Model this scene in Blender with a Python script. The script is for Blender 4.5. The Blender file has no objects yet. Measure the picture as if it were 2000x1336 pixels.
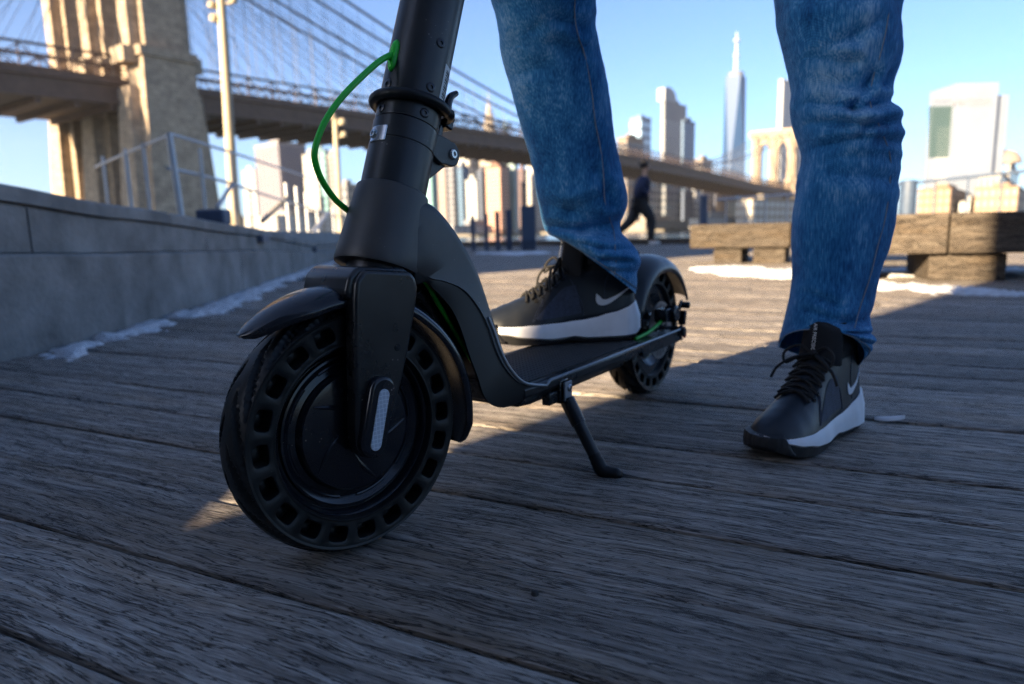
import bpy, bmesh, math, random
from mathutils import Vector as V, Matrix, noise
random.seed(7)
sc = bpy.context.scene
col = sc.collection
rad = math.radians
# ------------------------------------------------------------------ camera, sky, sun, exposure
CAM = V((0, 0, .30)); PITCH = rad(9.2); ROLL = rad(-1.4); FPX = 1333.3
cd = bpy.data.cameras.new('camera'); cam = bpy.data.objects.new('camera', cd); col.objects.link(cam)
fwd = V((0, math.cos(PITCH), -math.sin(PITCH))); up0 = V((0, math.sin(PITCH), math.cos(PITCH))); rt0 = V((1, 0, 0))
rt = rt0*math.cos(ROLL)+up0*math.sin(ROLL); up = -rt0*math.sin(ROLL)+up0*math.cos(ROLL)
m = Matrix((rt, up, -fwd)).transposed().to_4x4(); m.translation = CAM
cam.matrix_world = m
cd.sensor_width = 36; cd.lens = 24; cd.clip_start = .02; cd.clip_end = 6000
cd.dof.use_dof = True; cd.dof.focus_distance = .66; cd.dof.aperture_fstop = 4.6; cd.dof.aperture_blades = 9
sc.camera = cam
SUN_EL = rad(18.7)
sun_to = V((-.707*math.cos(SUN_EL), -.707*math.cos(SUN_EL), math.sin(SUN_EL)))      # towards the sun
w = bpy.data.worlds.new('World'); sc.world = w; w.use_nodes = True
nt = w.node_tree; nt.nodes.clear()
sky = nt.nodes.new('ShaderNodeTexSky'); sky.sky_type = 'NISHITA'; sky.sun_disc = False
sky.sun_elevation = SUN_EL; sky.sun_rotation = math.atan2(sun_to.x, sun_to.y)
sky.air_density = .72; sky.dust_density = .9; sky.ozone_density = 4.6
bg = nt.nodes.new('ShaderNodeBackground'); bg.inputs[1].default_value = .050
wo = nt.nodes.new('ShaderNodeOutputWorld')
nt.links.new(sky.outputs[0], bg.inputs[0]); nt.links.new(bg.outputs[0], wo.inputs[0])
sl = bpy.data.lights.new('sun', 'SUN'); so = bpy.data.objects.new('sun', sl); col.objects.link(so)
sl.energy = 5.0; sl.angle = rad(.5); sl.color = (1, .77, .49)
so.rotation_euler = sun_to.to_track_quat('Z', 'Y').to_euler()
sc.view_settings.view_transform = 'Standard'; sc.view_settings.look = 'None'
sc.view_settings.exposure = 2.5; sc.view_settings.gamma = 1
sc.view_settings.use_curve_mapping = False
sc.render.engine = 'CYCLES'; sc.cycles.use_denoising = True; sc.cycles.denoising_prefilter = 'NONE'
sc.cycles.max_bounces = 6; sc.cycles.diffuse_bounces = 3; sc.cycles.glossy_bounces = 3
sc.cycles.caustics_reflective = False; sc.cycles.caustics_refractive = False

# ------------------------------------------------------------------ pixel -> world helpers (surveying the photo)
def ray(x, y): return fwd+rt*((x-1000)/FPX)-up*((y-668)/FPX)
def gnd(x, y, z=0.): d = ray(x, y); return CAM+d*((z-CAM.z)/d.z)
def at(x, y, Y): d = ray(x, y); return CAM+d*(Y/d.y)
# ------------------------------------------------------------------ object helpers
def link(o, parent=None):
    col.objects.link(o)
    if parent is not None: o.parent = parent
    return o
def tag(o, label=None, cat=None, group=None, kind=None):
    if label: o['label'] = label
    if cat: o['category'] = cat
    if group: o['group'] = group
    if kind: o['kind'] = kind
    return o
def empty(name, loc=(0, 0, 0), rz=0, parent=None):
    o = bpy.data.objects.new(name, None); o.empty_display_size = .1
    o.location = loc; o.rotation_euler = (0, 0, rz); return link(o, parent)
class MB:
    def __init__(s): s.v = []; s.f = []; s.mi = []
    def add(s, vs, fs, mi=0):
        b = len(s.v); s.v += [tuple(p) for p in vs]; s.f += [tuple(i+b for i in q) for q in fs]; s.mi += [mi]*len(fs)
    def box(s, c, d, M=None, mi=0):
        a, b, e = d[0]/2, d[1]/2, d[2]/2
        P = [V((sx*a, sy*b, sz*e)) for sz in (-1, 1) for sy in (-1, 1) for sx in (-1, 1)]
        c = V(c); P = [(M @ p if M else p)+c for p in P]
        s.add(P, [(0, 2, 3, 1), (4, 5, 7, 6), (0, 1, 5, 4), (2, 6, 7, 3), (0, 4, 6, 2), (1, 3, 7, 5)], mi)
    def loft(s, rings, closed=True, caps=True, mi=0):
        n = len(rings[0]); vs = [p for r in rings for p in r]; fs = []
        for k in range(len(rings)-1):
            for i in range(n if closed else n-1):
                j = (i+1) % n
                fs.append((k*n+i, k*n+j, (k+1)*n+j, (k+1)*n+i))
        if caps and closed:
            fs.append(tuple(range(n))[::-1]); fs.append(tuple((len(rings)-1)*n+i for i in range(n)))
        s.add(vs, fs, mi)
    def tube(s, path, r, n=10, caps=True, mi=0, closed=False):
        path = [V(p) for p in path]; N = len(path); rings = []
        t = (path[1]-path[0]).normalized(); u = t.orthogonal().normalized()
        for k in range(N):
            a = path[max(k-1, 0)] if not closed else path[k-1]
            b = path[min(k+1, N-1)] if not closed else path[(k+1) % N]
            t = (b-a).normalized(); u = (u-t*u.dot(t)).normalized(); w_ = t.cross(u)
            rr = r[k] if isinstance(r, (list, tuple)) else r
            rings.append([path[k]+(u*math.cos(2*math.pi*i/n)+w_*math.sin(2*math.pi*i/n))*rr for i in range(n)])
        if closed: rings.append(rings[0]); caps = False
        s.loft(rings, True, caps, mi)
    def lathe(s, prof, o, ax, n=48, u=None, caps=False, mi=0):
        """prof: (radius, height) pairs about axis ax through o"""
        o = V(o); ax = V(ax).normalized(); u = V(u).normalized() if u else ax.orthogonal().normalized(); w_ = ax.cross(u)
        rings = [[o+ax*h+(u*math.cos(2*math.pi*i/n)+w_*math.sin(2*math.pi*i/n))*max(r, 1e-5) for i in range(n)] for r, h in prof]
        s.loft(rings, True, caps, mi)
    def prism(s, out, o, e1, e2, e3, t0, t1, mi=0):
        """outline (a,b) in plane e1,e2, extruded along e3 from t0 to t1"""
        o, e1, e2, e3 = V(o), V(e1), V(e2), V(e3); n = len(out)
        A = [o+e1*a+e2*b+e3*t0 for a, b in out]; B = [o+e1*a+e2*b+e3*t1 for a, b in out]
        s.add(A+B, [tuple(range(n)), tuple(range(2*n-1, n-1, -1))]+[(i, n+i, n+(i+1) % n, (i+1) % n) for i in range(n)], mi)
    def build(s, name, mats, parent=None, smooth=35, bevel=0, seg=2, merge=False, flip=True, subd=0):
        me = bpy.data.meshes.new(name); me.from_pydata(s.v, [], s.f)
        for mt in (mats if isinstance(mats, (list, tuple)) else [mats]): me.materials.append(mt)
        me.polygons.foreach_set('material_index', s.mi)
        if flip or merge:
            bm = bmesh.new(); bm.from_mesh(me)
            if merge: bmesh.ops.remove_doubles(bm, verts=bm.verts, dist=1e-5)
            if flip: bmesh.ops.recalc_face_normals(bm, faces=bm.faces)
            bm.to_mesh(me); bm.free()
        if smooth:
            me.polygons.foreach_set('use_smooth', [True]*len(me.polygons))
            if smooth < 180: me.set_sharp_from_angle(angle=rad(smooth))
        o = link(bpy.data.objects.new(name, me), parent)
        if bevel:
            b = o.modifiers.new('bevel', 'BEVEL'); b.width = bevel; b.segments = seg; b.limit_method = 'ANGLE'; b.angle_limit = rad(30)
        if subd:
            b = o.modifiers.new('subd', 'SUBSURF'); b.levels = subd; b.render_levels = subd
        return o
def crv(pts, n=8):
    """Catmull-Rom through points"""
    pts = [V(p) for p in pts]; out = []
    for k in range(len(pts)-1):
        p0, p1, p2, p3 = pts[max(k-1, 0)], pts[k], pts[k+1], pts[min(k+2, len(pts)-1)]
        for i in range(n):
            t = i/n
            out.append(.5*((2*p1)+(p2-p0)*t+(2*p0-5*p1+4*p2-p3)*t*t+(3*p1-p0-3*p2+p3)*t**3))
    out.append(pts[-1]); return out
def interp(tab, t):
    for a, b in zip(tab, tab[1:]):
        if t <= b[0]:
            k = (t-a[0])/(b[0]-a[0]) if b[0] > a[0] else 0; k = max(0, min(1, k)); k = k*k*(3-2*k)*.5+k*.5
            return tuple(x+(y-x)*k for x, y in zip(a[1:], b[1:]))
    return tuple(tab[-1][1:])
def arc(cx, cy, r, a0, a1, n): return [(cx+r*math.cos(rad(a0+(a1-a0)*i/n)), cy+r*math.sin(rad(a0+(a1-a0)*i/n))) for i in range(n+1)]
def text_mesh(name, body, size, ext, m_, parent):
    fc = bpy.data.curves.new(name, 'FONT'); fc.body = body; fc.size = size; fc.extrude = ext; fc.align_x = 'CENTER'; fc.align_y = 'CENTER'
    t = bpy.data.objects.new(name, fc); col.objects.link(t); dg = bpy.context.evaluated_depsgraph_get()
    me = bpy.data.meshes.new_from_object(t.evaluated_get(dg)); bpy.data.objects.remove(t); me.materials.clear(); me.materials.append(m_)
    return link(bpy.data.objects.new(name, me), parent)
def copy_thing(o, parent=None):
    c = o.copy(); col.objects.link(c); c.parent = parent
    for ch in list(o.children): copy_thing(ch, c)
    return c
# ------------------------------------------------------------------ materials
def mat(name, base, rough=.6, metal=0., spec=.5, var=None, bump=None, coat=0, dust=0):
    """var=(scale, darker, lighter) mottling; bump=(scale, strength, distance)"""
    M = bpy.data.materials.new(name); M.use_nodes = True; N = M.node_tree.nodes; Lk = M.node_tree.links
    b = N['Principled BSDF']; b.inputs['Base Color'].default_value = (*base, 1); b.inputs['Roughness'].default_value = rough
    b.inputs['Metallic'].default_value = metal; b.inputs['Specular IOR Level'].default_value = spec
    if coat: b.inputs['Coat Weight'].default_value = coat; b.inputs['Coat Roughness'].default_value = .15
    tc = N.new('ShaderNodeTexCoord')
    if var:
        n = N.new('ShaderNodeTexNoise'); n.inputs['Scale'].default_value = var[0]; n.inputs['Detail'].default_value = 6; n.inputs['Roughness'].default_value = .65
        Lk.new(tc.outputs['Object'], n.inputs['Vector'])
        r = N.new('ShaderNodeValToRGB'); r.color_ramp.elements[0].position = .3; r.color_ramp.elements[1].position = .72
        r.color_ramp.elements[0].color = (*[c*var[1] for c in base], 1); r.color_ramp.elements[1].color = (*[min(1, c*var[2]) for c in base], 1)
        Lk.new(n.outputs[0], r.inputs[0]); Lk.new(r.outputs[0], b.inputs['Base Color'])
        mr = N.new('ShaderNodeMapRange'); mr.inputs[3].default_value = max(0, rough-.08); mr.inputs[4].default_value = min(1, rough+.1)
        Lk.new(n.outputs[0], mr.inputs[0]); Lk.new(mr.outputs[0], b.inputs['Roughness'])
    if dust:
        nd = N.new('ShaderNodeTexVoronoi'); nd.inputs['Scale'].default_value = dust; L_ = b.inputs['Base Color']
        Lk.new(tc.outputs['Object'], nd.inputs['Vector']); ns_ = N.new('ShaderNodeTexNoise'); ns_.inputs['Scale'].default_value = 22; ns_.inputs['Detail'].default_value = 5; Lk.new(tc.outputs['Object'], ns_.inputs['Vector'])
        m1 = N.new('ShaderNodeMapRange'); m1.inputs[1].default_value = .16; m1.inputs[2].default_value = .08; Lk.new(nd.outputs['Distance'], m1.inputs[0])
        m2 = N.new('ShaderNodeMapRange'); m2.inputs[1].default_value = .56; m2.inputs[2].default_value = .72; Lk.new(ns_.outputs[0], m2.inputs[0])
        ml = N.new('ShaderNodeMath'); ml.operation = 'MULTIPLY'; Lk.new(m1.outputs[0], ml.inputs[0]); Lk.new(m2.outputs[0], ml.inputs[1])
        sm = N.new('ShaderNodeMapRange'); sm.inputs[1].default_value = .45; sm.inputs[2].default_value = .9; sm.inputs[4].default_value = .10; Lk.new(ns_.outputs[0], sm.inputs[0])
        mx = N.new('ShaderNodeMath'); mx.operation = 'MAXIMUM'; Lk.new(ml.outputs[0], mx.inputs[0]); Lk.new(sm.outputs[0], mx.inputs[1])
        mm = N.new('ShaderNodeMixRGB'); mm.inputs[2].default_value = (.24, .22, .20, 1); Lk.new(mx.outputs[0], mm.inputs[0])
        if L_.is_linked: Lk.new(L_.links[0].from_socket, mm.inputs[1])
        else: mm.inputs[1].default_value = (*base, 1)
        Lk.new(mm.outputs[0], L_)
    if bump:
        n2 = N.new('ShaderNodeTexNoise'); n2.inputs['Scale'].default_value = bump[0]; n2.inputs['Detail'].default_value = 4
        Lk.new(tc.outputs['Object'], n2.inputs['Vector'])
        bp = N.new('ShaderNodeBump'); bp.inputs['Strength'].default_value = bump[1]; bp.inputs['Distance'].default_value = bump[2]
        Lk.new(n2.outputs[0], bp.inputs['Height']); Lk.new(bp.outputs[0], b.inputs['Normal'])
    return M
def wood_mat(name, dark, mid, light, warm, scale=1., brow=.5, crackd=.004):
    """weathered board: long grain, dark checks, worn grey, a tone of its own for every board"""
    M = bpy.data.materials.new(name); M.use_nodes = True; N = M.node_tree.nodes; L = M.node_tree.links
    b = N['Principled BSDF']; tc = N.new('ShaderNodeTexCoord'); oi = N.new('ShaderNodeObjectInfo')
    off = N.new('ShaderNodeVectorMath'); off.operation = 'MULTIPLY_ADD'
    comb = N.new('ShaderNodeCombineXYZ')
    for i in range(3): L.new(oi.outputs['Random'], comb.inputs[i])
    off.inputs[1].default_value = (37, 53, 71); L.new(comb.outputs[0], off.inputs[0]); L.new(tc.outputs['Object'], off.inputs[2])
    wv = N.new('ShaderNodeTexNoise'); wv.inputs['Scale'].default_value = 5*scale; wv.inputs['Detail'].default_value = 3
    L.new(off.outputs[0], wv.inputs['Vector'])
    warp = N.new('ShaderNodeVectorMath'); warp.operation = 'MULTIPLY_ADD'; warp.inputs[1].default_value = (.0, .030/scale, .0)
    L.new(wv.outputs['Color'], warp.inputs[0]); L.new(off.outputs[0], warp.inputs[2])
    def stretched(sx, sy, detail, rough):
        mp = N.new('ShaderNodeVectorMath'); mp.operation = 'MULTIPLY'; mp.inputs[1].default_value = (sx*scale, sy*scale, sy*scale)
        L.new(warp.outputs[0], mp.inputs[0])
        n = N.new('ShaderNodeTexNoise'); n.inputs['Scale'].default_value = 1; n.inputs['Detail'].default_value = detail; n.inputs['Roughness'].default_value = rough
        L.new(mp.outputs[0], n.inputs['Vector']); return n
    g1 = stretched(5, 90, 6, .65); g2 = stretched(34, 620, 5, .75); g3 = stretched(2.2, 16, 4, .6); ck = stretched(15, 190, 3, .6)
    r = N.new('ShaderNodeValToRGB'); r.color_ramp.elements[0].position = .36; r.color_ramp.elements[1].position = .66
    r.color_ramp.elements[0].color = (*dark, 1); r.color_ramp.elements[1].color = (*light, 1)
    e = r.color_ramp.elements.new(.5); e.color = (*mid, 1)
    mix0 = N.new('ShaderNodeMath'); mix0.operation = 'MULTIPLY_ADD'; mix0.inputs[1].default_value = .5
    hlf = N.new('ShaderNodeMath'); hlf.operation = 'MULTIPLY'; hlf.inputs[1].default_value = .5
    L.new(g2.outputs[0], hlf.inputs[0]); L.new(g1.outputs[0], mix0.inputs[0]); L.new(hlf.outputs[0], mix0.inputs[2])
    L.new(mix0.outputs[0], r.inputs[0])
    mw = N.new('ShaderNodeMixRGB'); mw.inputs[2].default_value = (*warm, 1); L.new(r.outputs[0], mw.inputs[1])
    rw = N.new('ShaderNodeMapRange'); rw.inputs[1].default_value = .5; rw.inputs[2].default_value = .75; rw.inputs[4].default_value = brow
    L.new(g3.outputs[0], rw.inputs[0]); L.new(rw.outputs[0], mw.inputs[0])
    crk = N.new('ShaderNodeMapRange'); crk.inputs[1].default_value = .003; crk.inputs[2].default_value = .026; crk.inputs[3].default_value = .12; crk.inputs[4].default_value = 1
    def ridge(n_, c_):
        q1 = N.new('ShaderNodeMath'); q1.operation = 'SUBTRACT'; q1.inputs[1].default_value = c_; L.new(n_.outputs[0], q1.inputs[0])
        q2 = N.new('ShaderNodeMath'); q2.operation = 'ABSOLUTE'; L.new(q1.outputs[0], q2.inputs[0]); return q2.outputs[0]
    ck2 = stretched(7, 120, 3, .55)
    mn = N.new('ShaderNodeMath'); mn.operation = 'MINIMUM'; L.new(ridge(ck, .45), mn.inputs[0]); L.new(ridge(ck2, .42), mn.inputs[1])
    L.new(mn.outputs[0], crk.inputs[0])
    mul = N.new('ShaderNodeMixRGB'); mul.blend_type = 'MULTIPLY'; mul.inputs[0].default_value = 1; L.new(mw.outputs[0], mul.inputs[1]); L.new(crk.outputs[0], mul.inputs[2])
    tone = N.new('ShaderNodeMapRange'); tone.inputs[3].default_value = .75; tone.inputs[4].default_value = 1.25; L.new(oi.outputs['Random'], tone.inputs[0])
    mul2 = N.new('ShaderNodeMixRGB'); mul2.blend_type = 'MULTIPLY'; mul2.inputs[0].default_value = 1; L.new(mul.outputs[0], mul2.inputs[1]); L.new(tone.outputs[0], mul2.inputs[2])
    L.new(mul2.outputs[0], b.inputs['Base Color'])
    rr = N.new('ShaderNodeMapRange'); rr.inputs[3].default_value = .62; rr.inputs[4].default_value = .9; L.new(g3.outputs[0], rr.inputs[0]); L.new(rr.outputs[0], b.inputs['Roughness'])
    b.inputs['Specular IOR Level'].default_value = .3
    hs = N.new('ShaderNodeMath'); hs.operation = 'MULTIPLY_ADD'; hs.inputs[1].default_value = .8; L.new(crk.outputs[0], hs.inputs[0]); L.new(mix0.outputs[0], hs.inputs[2])
    bp = N.new('ShaderNodeBump'); bp.inputs['Strength'].default_value = .7; bp.inputs['Distance'].default_value = crackd*.7/scale
    L.new(hs.outputs[0], bp.inputs['Height']); L.new(bp.outputs[0], b.inputs['Normal'])
    return M
def denim_mat():
    M = bpy.data.materials.new('denim'); M.use_nodes = True; N = M.node_tree.nodes; L = M.node_tree.links
    b = N['Principled BSDF']; tc = N.new('ShaderNodeTexCoord')
    n1 = N.new('ShaderNodeTexNoise'); n1.inputs['Scale'].default_value = 26; n1.inputs['Detail'].default_value = 8; n1.inputs['Roughness'].default_value = .7
    mp = N.new('ShaderNodeVectorMath'); mp.operation = 'MULTIPLY'; mp.inputs[1].default_value = (1, 1, .45)
    L.new(tc.outputs['Object'], mp.inputs[0]); L.new(mp.outputs[0], n1.inputs['Vector'])
    mp2 = N.new('ShaderNodeVectorMath'); mp2.operation = 'MULTIPLY'; mp2.inputs[1].default_value = (520, 520, 60)
    n2 = N.new('ShaderNodeTexNoise'); n2.inputs['Scale'].default_value = 1; n2.inputs['Detail'].default_value = 3
    L.new(tc.outputs['Object'], mp2.inputs[0]); L.new(mp2.outputs[0], n2.inputs['Vector'])
    n3 = N.new('ShaderNodeTexNoise'); n3.inputs['Scale'].default_value = 6; n3.inputs['Detail'].default_value = 3
    L.new(tc.outputs['Object'], n3.inputs['Vector'])
    at_ = N.new('ShaderNodeAttribute'); at_.attribute_name = 'fade_fold_shade'
    def madd(a, k, c):
        q = N.new('ShaderNodeMath'); q.operation = 'MULTIPLY_ADD'; q.inputs[1].default_value = k
        L.new(a, q.inputs[0])
        if hasattr(c, 'node'): L.new(c, q.inputs[2])
        else: q.inputs[2].default_value = c
        return q.outputs[0]
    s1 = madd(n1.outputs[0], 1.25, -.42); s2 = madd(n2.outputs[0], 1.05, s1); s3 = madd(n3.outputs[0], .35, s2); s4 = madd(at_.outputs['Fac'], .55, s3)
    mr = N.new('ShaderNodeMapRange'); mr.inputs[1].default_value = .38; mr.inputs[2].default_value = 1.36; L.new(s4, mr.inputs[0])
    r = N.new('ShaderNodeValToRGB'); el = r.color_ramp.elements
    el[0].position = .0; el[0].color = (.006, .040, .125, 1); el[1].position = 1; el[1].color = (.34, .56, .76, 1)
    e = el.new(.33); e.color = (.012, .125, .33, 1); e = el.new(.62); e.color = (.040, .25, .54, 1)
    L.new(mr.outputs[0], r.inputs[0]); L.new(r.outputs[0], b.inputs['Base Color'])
    b.inputs['Roughness'].default_value = .85; b.inputs['Specular IOR Level'].default_value = .25
    b.inputs['Sheen Weight'].default_value = .15
    wvv = N.new('ShaderNodeTexWave'); wvv.inputs['Scale'].default_value = 260; wvv.bands_direction = 'DIAGONAL'; wvv.inputs['Distortion'].default_value = 1.5
    L.new(tc.outputs['Object'], wvv.inputs['Vector'])
    hsum = madd(n2.outputs[0], .6, wvv.outputs['Fac'])
    bp = N.new('ShaderNodeBump'); bp.inputs['Strength'].default_value = .55; bp.inputs['Distance'].default_value = .0009
    L.new(hsum, bp.inputs['Height']); L.new(bp.outputs[0], b.inputs['Normal'])
    return M
def brickish(name, c1, c2, mortar, scale, bw=.5, rh=.25, ms=.02, rough=.85):
    M = bpy.data.materials.new(name); M.use_nodes = True; N = M.node_tree.nodes; L = M.node_tree.links
    b = N['Principled BSDF']; tc = N.new('ShaderNodeTexCoord')
    sx = N.new('ShaderNodeSeparateXYZ'); cb = N.new('ShaderNodeCombineXYZ'); ad = N.new('ShaderNodeMath'); ad.operation = 'ADD'
    L.new(tc.outputs['Object'], sx.inputs[0]); L.new(sx.outputs[0], ad.inputs[0]); L.new(sx.outputs[1], ad.inputs[1])
    L.new(ad.outputs[0], cb.inputs[0]); L.new(sx.outputs[2], cb.inputs[1])
    br = N.new('ShaderNodeTexBrick'); br.inputs['Color1'].default_value = (*c1, 1); br.inputs['Color2'].default_value = (*c2, 1); br.inputs['Mortar'].default_value = (*mortar, 1)
    br.inputs['Scale'].default_value = scale; br.inputs['Mortar Size'].default_value = ms; br.inputs['Brick Width'].default_value = bw; br.inputs['Row Height'].default_value = rh
    L.new(cb.outputs[0], br.inputs['Vector'])
    n = N.new('ShaderNodeTexNoise'); n.inputs['Scale'].default_value = scale*.8; n.inputs['Detail'].default_value = 6; L.new(tc.outputs['Object'], n.inputs['Vector'])
    mr = N.new('ShaderNodeMapRange'); mr.inputs[1].default_value = .3; mr.inputs[2].default_value = .7; mr.inputs[3].default_value = .74; mr.inputs[4].default_value = 1.22; L.new(n.outputs[0], mr.inputs[0])
    mu = N.new('ShaderNodeMixRGB'); mu.blend_type = 'MULTIPLY'; mu.inputs[0].default_value = 1; L.new(br.outputs[0], mu.inputs[1]); L.new(mr.outputs[0], mu.inputs[2])
    L.new(mu.outputs[0], b.inputs['Base Color']); b.inputs['Roughness'].default_value = rough
    return M
T = {}
T['plank'] = wood_mat('weathered_hardwood', (.070, .056, .046), (.265, .235, .208), (.56, .52, .47), (.38, .27, .17), 1., .4)
T['bench_wood'] = wood_mat('old_timber', (.032, .026, .020), (.078, .062, .049), (.155, .135, .11), (.10, .065, .033), .8, .6)
T['rubber'] = mat('tyre_rubber', (.0060, .0064, .0072), .42, spec=.3, var=(60, .7, 1.5), bump=(420, .25, .0006), dust=170)
T['black'] = mat('satin_black_paint', (.008, .0085, .010), .27, var=(14, .8, 1.25), bump=(900, .08, .0003), dust=170)
T['gloss'] = mat('gloss_black_plastic', (.006, .007, .011), .19, bump=(700, .04, .0003), dust=170)
T['tube'] = mat('matte_black_aluminium', (.012, .014, .017), .34, var=(40, .85, 1.2), bump=(1500, .25, .0002), dust=170)
T['cover'] = mat('matte_grey_cover', (.045, .043, .043), .44, var=(30, .9, 1.1), bump=(1300, .25, .0003), dust=170)
T['trim'] = mat('brushed_edge_trim', (.24, .25, .27), .35, metal=.6)
T['grip'] = mat('grip_tape', (.016, .0165, .018), .75, var=(50, .6, 1.9), bump=(900, .5, .0008))
T['steel'] = mat('polished_steel', (.62, .62, .62), .22, metal=1, var=(90, .8, 1.1))
T['dsteel'] = mat('black_screw_steel', (.05, .05, .055), .35, metal=.8)
T['green'] = mat('green_cable_sheath', (.02, .48, .03), .38, bump=(600, .05, .0003))
T['shell'] = mat('black_neck_plastic', (.006, .006, .007), .42, spec=.3)
T['white'] = mat('white_sticker', (.75, .74, .72), .6)
T['ink'] = mat('black_ink', (.02, .02, .02), .7)
T['red'] = mat('red_lens', (.45, .02, .01), .3)
T['denim'] = denim_mat()
T['thread'] = mat('seam_thread', (.20, .24, .29), .9)
T['leather'] = mat('black_shoe_leather', (.008, .011, .017), .42, var=(40, .8, 1.3), bump=(900, .25, .0005))
T['mesh'] = mat('navy_shoe_mesh', (.030, .040, .070), .7, var=(200, .6, 1.5), bump=(1600, .6, .0008))
T['knit'] = mat('black_knit_collar', (.009, .009, .011), .9, bump=(1400, .6, .0008))
T['midsole'] = mat('white_foam_midsole', (.78, .79, .84), .55, var=(22, .86, 1.03), bump=(400, .1, .0006))
T['outsole'] = mat('black_outsole_rubber', (.012, .012, .014), .55, bump=(300, .4, .001))
T['lace'] = mat('black_lace', (.012, .012, .013), .85, bump=(2500, .6, .0005))
T['concrete'] = mat('cast_concrete', (.21, .21, .205), .85, var=(4.5, .5, 1.4), bump=(70, .6, .006))
T['snow'] = mat('old_snow', (.72, .74, .78), .7, var=(26, .62, 1.12), bump=(160, .9, .008))
T['fence'] = mat('galvanised_steel', (.42, .43, .45), .45, metal=.5)
T['pole'] = mat('painted_tan_pole', (.34, .29, .20), .6, var=(6, .8, 1.15))
T['navy'] = mat('navy_painted_steel', (.045, .07, .12), .5, var=(12, .8, 1.3))
T['stone'] = brickish('tower_granite', (.36, .28, .20), (.27, .21, .155), (.17, .14, .11), 1., 1.9, .9, .045)
T['girder'] = mat('brown_steel_truss', (.10, .062, .046), .7, var=(.6, .7, 1.3))
T['cable'] = mat('grey_wire_cable', (.16, .17, .20), .7)
T['water'] = mat('river_water', (.05, .09, .13), .18, bump=(.35, .6, .5))
T['earth'] = mat('bare_ground', (.20, .18, .15), .9, var=(.4, .7, 1.2))
T['paver'] = mat('terrace_paving', (.26, .26, .26), .85, var=(2, .8, 1.15))
T['joist'] = mat('dark_joist_timber', (.012, .010, .009), .9, var=(5, .7, 1.3))
T['skin'] = mat('skin', (.40, .24, .17), .55)
T['jacket'] = mat('navy_running_jacket', (.005, .012, .045), .7, var=(30, .8, 1.3))
T['legging'] = mat('black_leggings', (.008, .008, .010), .7)
T['hair'] = mat('dark_hair', (.012, .010, .009), .6)
T['scrap'] = mat('white_scrap', (.72, .74, .78), .6)
T['glass_dark'] = mat('dark_window_glass', (.06, .08, .11), .15)
T['glass_green'] = mat('green_window_glass', (.05, .085, .085), .2)
_c = {}
def paint(rgb, rough=.75):
    k = (rgb, rough)
    if k not in _c: _c[k] = mat('facade_%d' % len(_c), (rgb[0]*.42, rgb[1]*.455, rgb[2]*.52), rough, var=(.06, .88, 1.08))
    return _c[k]

# ================================================================== SETTING: boardwalk
BD = rad(-26.5); bx = V((math.cos(BD), math.sin(BD), 0)); by = V((-math.sin(BD), math.cos(BD), 0))   # along / across the boards
BR = Matrix((bx, by, V((0, 0, 1)))).transposed().to_4x4()
PW = .1282; P0 = .2655; TH = .030
deck_rot = math.atan2(bx.y, bx.x)
board = MB(); board.box((6, 4.6, -.09), (40, 16.6, .05), Matrix.Rotation(0, 3, 'X'))
bw = board.build('boardwalk', T['joist'], smooth=0); tag(bw, kind='structure'); bw.rotation_euler = (0, 0, deck_rot)
# joists under the boards close the gaps
def plank_mesh(Ln, Wd, fine, seed):
    rnd = random.Random(seed); n = max(2, int(Ln/(.03 if fine else .5))); mb = MB(); rings = []
    for k in range(n+1):
        x = -Ln/2+Ln*k/n; ch = .0022
        def j(a): return (noise.noise(V((x*9, a*7.3, seed*1.7)))*.0011+noise.noise(V((x*45, a*3.1, seed*.7)))*.0007) if fine else 0
        h = noise.noise(V((x*1.1, 3, seed)))*.0010
        a, b = -Wd/2+j(1), Wd/2+j(2); c1 = ch*(1+.8*noise.noise(V((x*30, 5, seed)))); c2 = ch*(1+.8*noise.noise(V((x*30, 9, seed))))
        rings.append([V((x, a, -TH)), V((x, a, h-c1)), V((x, a+c1*1.3, h-c1*.22)), V((x, a+c1*2.8, h)), V((x, b-c2*2.8, h)), V((x, b-c2*1.3, h-c2*.22)), V((x, b, h-c2)), V((x, b, -TH))])
    mb.loft(rings, True, True); return mb
NEAR_ROWS = 34
GX = gnd(1198, 768).dot(bx)
far = MB()
for r in range(-5, 96):
    c = P0+PW*(r+.5)
    fine = r < NEAR_ROWS
    lo, hi = (-2.6, 5.4) if fine else (-14, 22)
    rnd = random.Random(100+r); gap = .0041+rnd.random()*.0022
    x = lo+rnd.uniform(-1.6, 0)
    while x < hi:
        Ln = 8.6 if r < 8 else rnd.choice((2.9, 3.4, 4.0)) if fine else rnd.uniform(3, 4.5)
        if r == 8 and x < -1: Ln = GX-x
        zc = rnd.uniform(-.0016, .0010); cx_ = x+Ln/2
        if fine:
            o = plank_mesh(Ln-.003, PW-gap, r < 16, r*13+int(x*10)).build('plank', T['plank'], bw, smooth=50)
            o.location = (cx_, c, zc); o.rotation_euler = (rnd.uniform(-.004, .004), 0, rnd.uniform(-.0004, .0004))
        else:
            far.box((cx_, c, -TH/2+zc), (Ln-.004, PW-gap*1.3, TH))
        x += Ln
fo = far.build('plank_field', T['plank'], bw, smooth=0); fo['kind'] = 'stuff'
# pier edge kerb timber
kb = MB(); kb.box((4, 12.62, .03), (36, .22, .16)); ko = kb.build('edge_timber', T['bench_wood'], bw, smooth=0, bevel=.01)
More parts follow.
